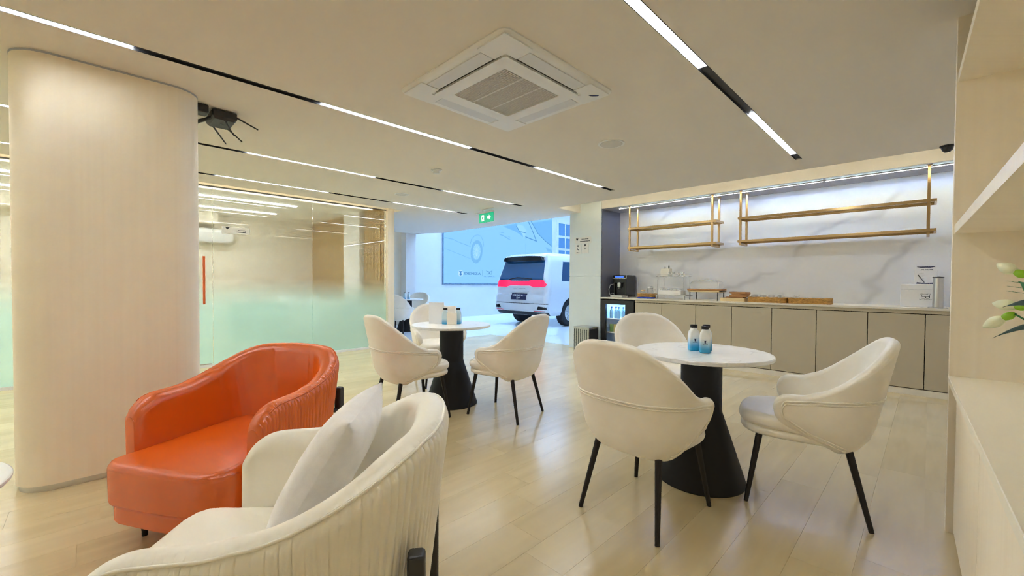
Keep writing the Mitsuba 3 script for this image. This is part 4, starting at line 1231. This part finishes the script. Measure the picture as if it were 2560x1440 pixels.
wh = shapely.affinity.rotate(shapely.affinity.scale(Point(0, 0).buffer(1, 24), .26, .40), -10)
wh = shapely.affinity.translate(wh, 9.18, 2.18)
wi = shapely.affinity.scale(wh, .68, .68)
pic('picture_tyre', wh.difference(wi), C1, .003)
sp = []
for k in range(14):
    q = k * 2 * PI / 14
    sp.append(ln([(9.18 + .03 * math.cos(q), 2.18 + .05 * math.sin(q)), (9.18 + .165 * math.cos(q), 2.18 + .26 * math.sin(q))], .022))
pic('picture_spokes', unary_union(sp), (.28, .54, .78), .003)
pic('picture_headlamp', Polygon([(12.79, 2.57), (13.17, 2.45), (13.17, 2.38), (12.86, 2.40)]), C1, .003)
pic('emblem_disc', Point(8.50, 1.44).buffer(.105, 16), (.34, .56, .74), .003)
pic('emblem', shapely.affinity.translate(emblem_shapes(.095), 8.50, 1.45), (.03, .16, .42), .005)
dp.add('lettering', cat(text_on('DENZA', .075, np.array([9.02, 10.885, 1.40]), XE, ZE, YE, bold=True, depth=.004, sx=2.1), text_on('ULTIMATE', .045, np.array([9.76, 10.885, 1.335]), XE, ZE, YE, depth=.004, sx=1.6)), 'm_led', smooth=False, emitter=emit((.06, .20, .40)))
pic('logo', unary_union([shapely.affinity.translate(bd_shapes(.125, .10), 9.76, 1.44), sbox(9.445, 1.36, 9.455, 1.56)]), (.06, .20, .40), .004)
dp.put('display_wall', 'huge blue lit video wall showing a car picture and logos behind the white car', 'display')

# ------------------------------------------------------------------ white van in the showroom
def car_model():
    c = Model()
    H_, L_ = 1.93, 5.2
    zs = [.30, .36, .45, .60, .80, 1.0, 1.12, 1.3, 1.5, 1.7, 1.82, 1.89, 1.925]
    def w(z): return np.interp(z, [.30, .40, .6, 1.0, 1.12, 1.7, 1.85, 1.925], [.90, .945, .96, .96, .945, .83, .76, .66])
    def xr(z): return np.interp(z, [.30, .45, .80, .84, 1.05, 1.25, 1.7, 1.82, 1.89, 1.925], [.10, .0, -.01, .035, .03, .05, .20, .20, .26, .40])
    def xf(z): return np.interp(z, [.30, .6, .95, 1.0, 1.12, 1.3, 1.6, 1.82, 1.925], [5.1, 5.2, 5.1, 4.95, 4.5, 4.2, 3.75, 3.4, 2.9])
    knots = sorted({.30, .31, .36, .385, .40, .45, .6, .8, .84, .95, 1.0, 1.05, 1.12, 1.25, 1.3, 1.5, 1.6, 1.7, 1.82, 1.85, 1.89, 1.925})
    RC = .16
    rings = []
    for z in knots:
        g = sbox(xr(z), -w(z), xf(z), w(z)).buffer(-RC).buffer(RC, quad_segs=6)
        g = np.array(g.exterior.coords)[:-1]
        rings.append(np.column_stack([g, np.full(len(g), z)]))
    body = loft(rings)
    man_ = m3.Manifold(m3.Mesh(np.asarray(body.vertices, np.float32), np.asarray(body.faces, np.uint32)))
    for x in (1.0, 4.05):
        for s in (-1, 1):
            cy_ = m3.Manifold.cylinder(.34, .40, .40, 40).rotate((90, 0, 0)).translate((x, .17 + s * .86, .36))
            man_ = man_ - cy_
    c.add('body', tm(man_), 'm_carpaint', smooth=28)
    def rear(y, z):  # x of the rear face
        q = max(0.0, abs(y) - (w(z) - RC))
        return xr(z) + RC - math.sqrt(max(0.0, RC * RC - q * q))
    def cells(poly, us, vs):
        for u0, u1 in zip(us[:-1], us[1:]):
            for v0, v1 in zip(vs[:-1], vs[1:]):
                g = poly.intersection(sbox(u0, v0, u1, v1))
                for h in getattr(g, 'geoms', [g]):
                    if h.geom_type == 'Polygon' and h.area > 1e-7:
                        yield h
    ys = sorted({-.97, -.95, -.93, -.9, -.87, -.84, -.8, -.75, -.7, -.64, -.56, -.3, 0, .3, .56, .64, .7, .75, .8, .84, .87, .9, .93, .95, .97})
    def patch(poly_pts, th):
        """A thin panel following the rear face; poly_pts: (y, z) outline."""
        out = []
        for g in cells(Polygon(poly_pts).buffer(0), ys, knots):
            m_ = trimesh.creation.extrude_polygon(g, 1.0, engine='earcut')
            V = np.array([(rear(v[0], v[1]) - (th if v[2] > .5 else -.02), v[0], v[1]) for v in m_.vertices])
            t_ = trimesh.Trimesh(V, m_.faces, process=False)
            if t_.volume < 0: t_.invert()
            out.append(t_)
        return cat(*out)
    c.add('rear_window', patch([(-.80, 1.20), (.80, 1.20), (.72, 1.72), (-.72, 1.72)], .006), 'm_carglass', smooth=False)
    c.add('spoiler', cat(patch([(-.70, 1.72), (.70, 1.72), (.66, 1.82), (.3, 1.845), (-.3, 1.845), (-.66, 1.82)], .10)), 'm_black_gloss', smooth=False)
    c.add('spoiler_wing', patch([(-.74, 1.80), (.74, 1.80), (.72, 1.87), (-.72, 1.87)], .05), 'm_carpaint', smooth=False)
    c.add('tail_lamp', patch([(-.90, 1.10), (-.80, 1.215), (-.45, 1.225), (-.30, 1.19), (.30, 1.19), (.45, 1.225), (.80, 1.215), (.90, 1.10), (.86, 1.04), (.50, 1.03), (.35, 1.075), (-.35, 1.075), (-.50, 1.03), (-.86, 1.04)], .012), 'm_red_lens', smooth=False, emitter=emit((1.0, .02, .10), 1.0), label='lit red light bar')
    c.add('wiper', tube([(rear(.35, 1.24) - .02, .40, 1.235), (rear(.2, 1.29) - .02, .1, 1.285), (rear(-.2, 1.26) - .02, -.42, 1.245)], .012, 6), 'm_black', smooth=True)
    c.add('handle_trim', patch([(-.30, .905), (.30, .905), (.33, .93), (-.33, .93)], .018), 'm_carpaint', smooth=False)
    c.add('number_plate', patch([(-.27, .70), (.27, .70), (.27, .86), (-.27, .86)], .02), 'm_navy', smooth=False)
    xpl = rear(0, .78) - .0215
    e_ = (np.array([0, -1, 0.]), np.array([0, 0, 1.]), np.array([-1, 0, 0.]))
    c.add('number_plate__lettering', cat(text_on('DENZA', .042, np.array([xpl, 0, .795]), *e_, bold=True, depth=.003, sx=1.8), text_on('D9', .052, np.array([xpl, 0, .718]), *e_, bold=True, depth=.003, sx=1.3)), 'm_paper', smooth=False)
    c.add('lettering', text_on('DENZA', .03, np.array([rear(0, .99) - .003, 0, .975]), *e_, depth=.003, sx=3.2), 'm_steel', smooth=False)
    c.add('bumper_line', patch([(-.94, .60), (.94, .60), (.94, .615), (-.94, .615)], .004), 'm_steel_dark', smooth=False)
    c.add('rear_bumper', patch([(-.93, .40), (.93, .40), (.94, .60), (-.94, .60)], .03), 'm_carpaint', smooth=False)
    c.add('skirt', patch([(-.90, .31), (.90, .31), (.92, .385), (-.92, .385)], .035), 'm_black', smooth=False)
    for s in (-1, 1):
        c.add('reflector', patch([(s * .88, .415), (s * .55, .415), (s * .55, .43), (s * .88, .43)][::1], .034), 'm_red_lens', smooth=False)
        c.add('vent', patch([(s * .93, .47), (s * .66, .47), (s * .70, .55), (s * .92, .53)], .034), 'm_black_gloss', smooth=False)
        # side windows: follow the side face
        def side(x, z, s=s):
            return s * w(z)
        for pts in ([(.62, 1.20), (1.55, 1.16), (1.55, 1.70), (.80, 1.70)], [(1.62, 1.16), (2.75, 1.12), (2.75, 1.70), (1.62, 1.70)], [(2.82, 1.12), (3.9, 1.14), (3.45, 1.68), (2.82, 1.70)]):
            out = []
            for g in cells(Polygon(pts), [-1, 6], knots):
                m_ = trimesh.creation.extrude_polygon(g, 1.0, engine='earcut')
                V = np.array([(v[0], side(v[0], v[1]) + s * (.005 if v[2] > .5 else -.02), v[1]) for v in m_.vertices])
                t_ = trimesh.Trimesh(V, m_.faces, process=False)
                if t_.volume < 0: t_.invert()
                out.append(t_)
            t_ = cat(*out)
            c.add('side_window', t_, 'm_carglass', smooth=False)
        for x in (1.0, 4.05):
            yo = s * .93
            ring = lathe([(.20, -.11), (.32, -.11), (.345, -.09), (.35, -.04), (.35, .04), (.345, .09), (.32, .11), (.215, .105), (.21, .0)], 40)
            R_ = trimesh.transformations.rotation_matrix(-s * PI / 2, (1, 0, 0))
            ring.apply_transform(R_); ring.apply_translation((x, s * .81, .35))
            wk = c.add('wheel', ring, 'm_tyre', smooth=30)
            rim = [lathe([(.175, .06), (.212, .085), (.215, .10), (.20, .102), (.17, .07)], 40), lathe([(.004, .06), (.06, .065), (.06, .09), (.004, .095)], 24)]
            for k in range(10):
                q = k * 2 * PI / 10
                sp_ = cbx(.04, .20, -.016, .016, .066, .09, .003)
                sp_.apply_transform(trimesh.transformations.rotation_matrix(q, (0, 0, 1))); rim.append(sp_)
            rm_ = cat(*rim); rm_.apply_transform(R_); rm_.apply_translation((x, s * .81, .35))
            c.add(f'{wk}__rim', rm_, 'm_steel', smooth=30)
    return c
car_model().put('car', 'large white van seen from behind with a red light bar', 'car', M=rotz(0, 7.92, 7.66))

scene = {'type': 'scene', **scene}
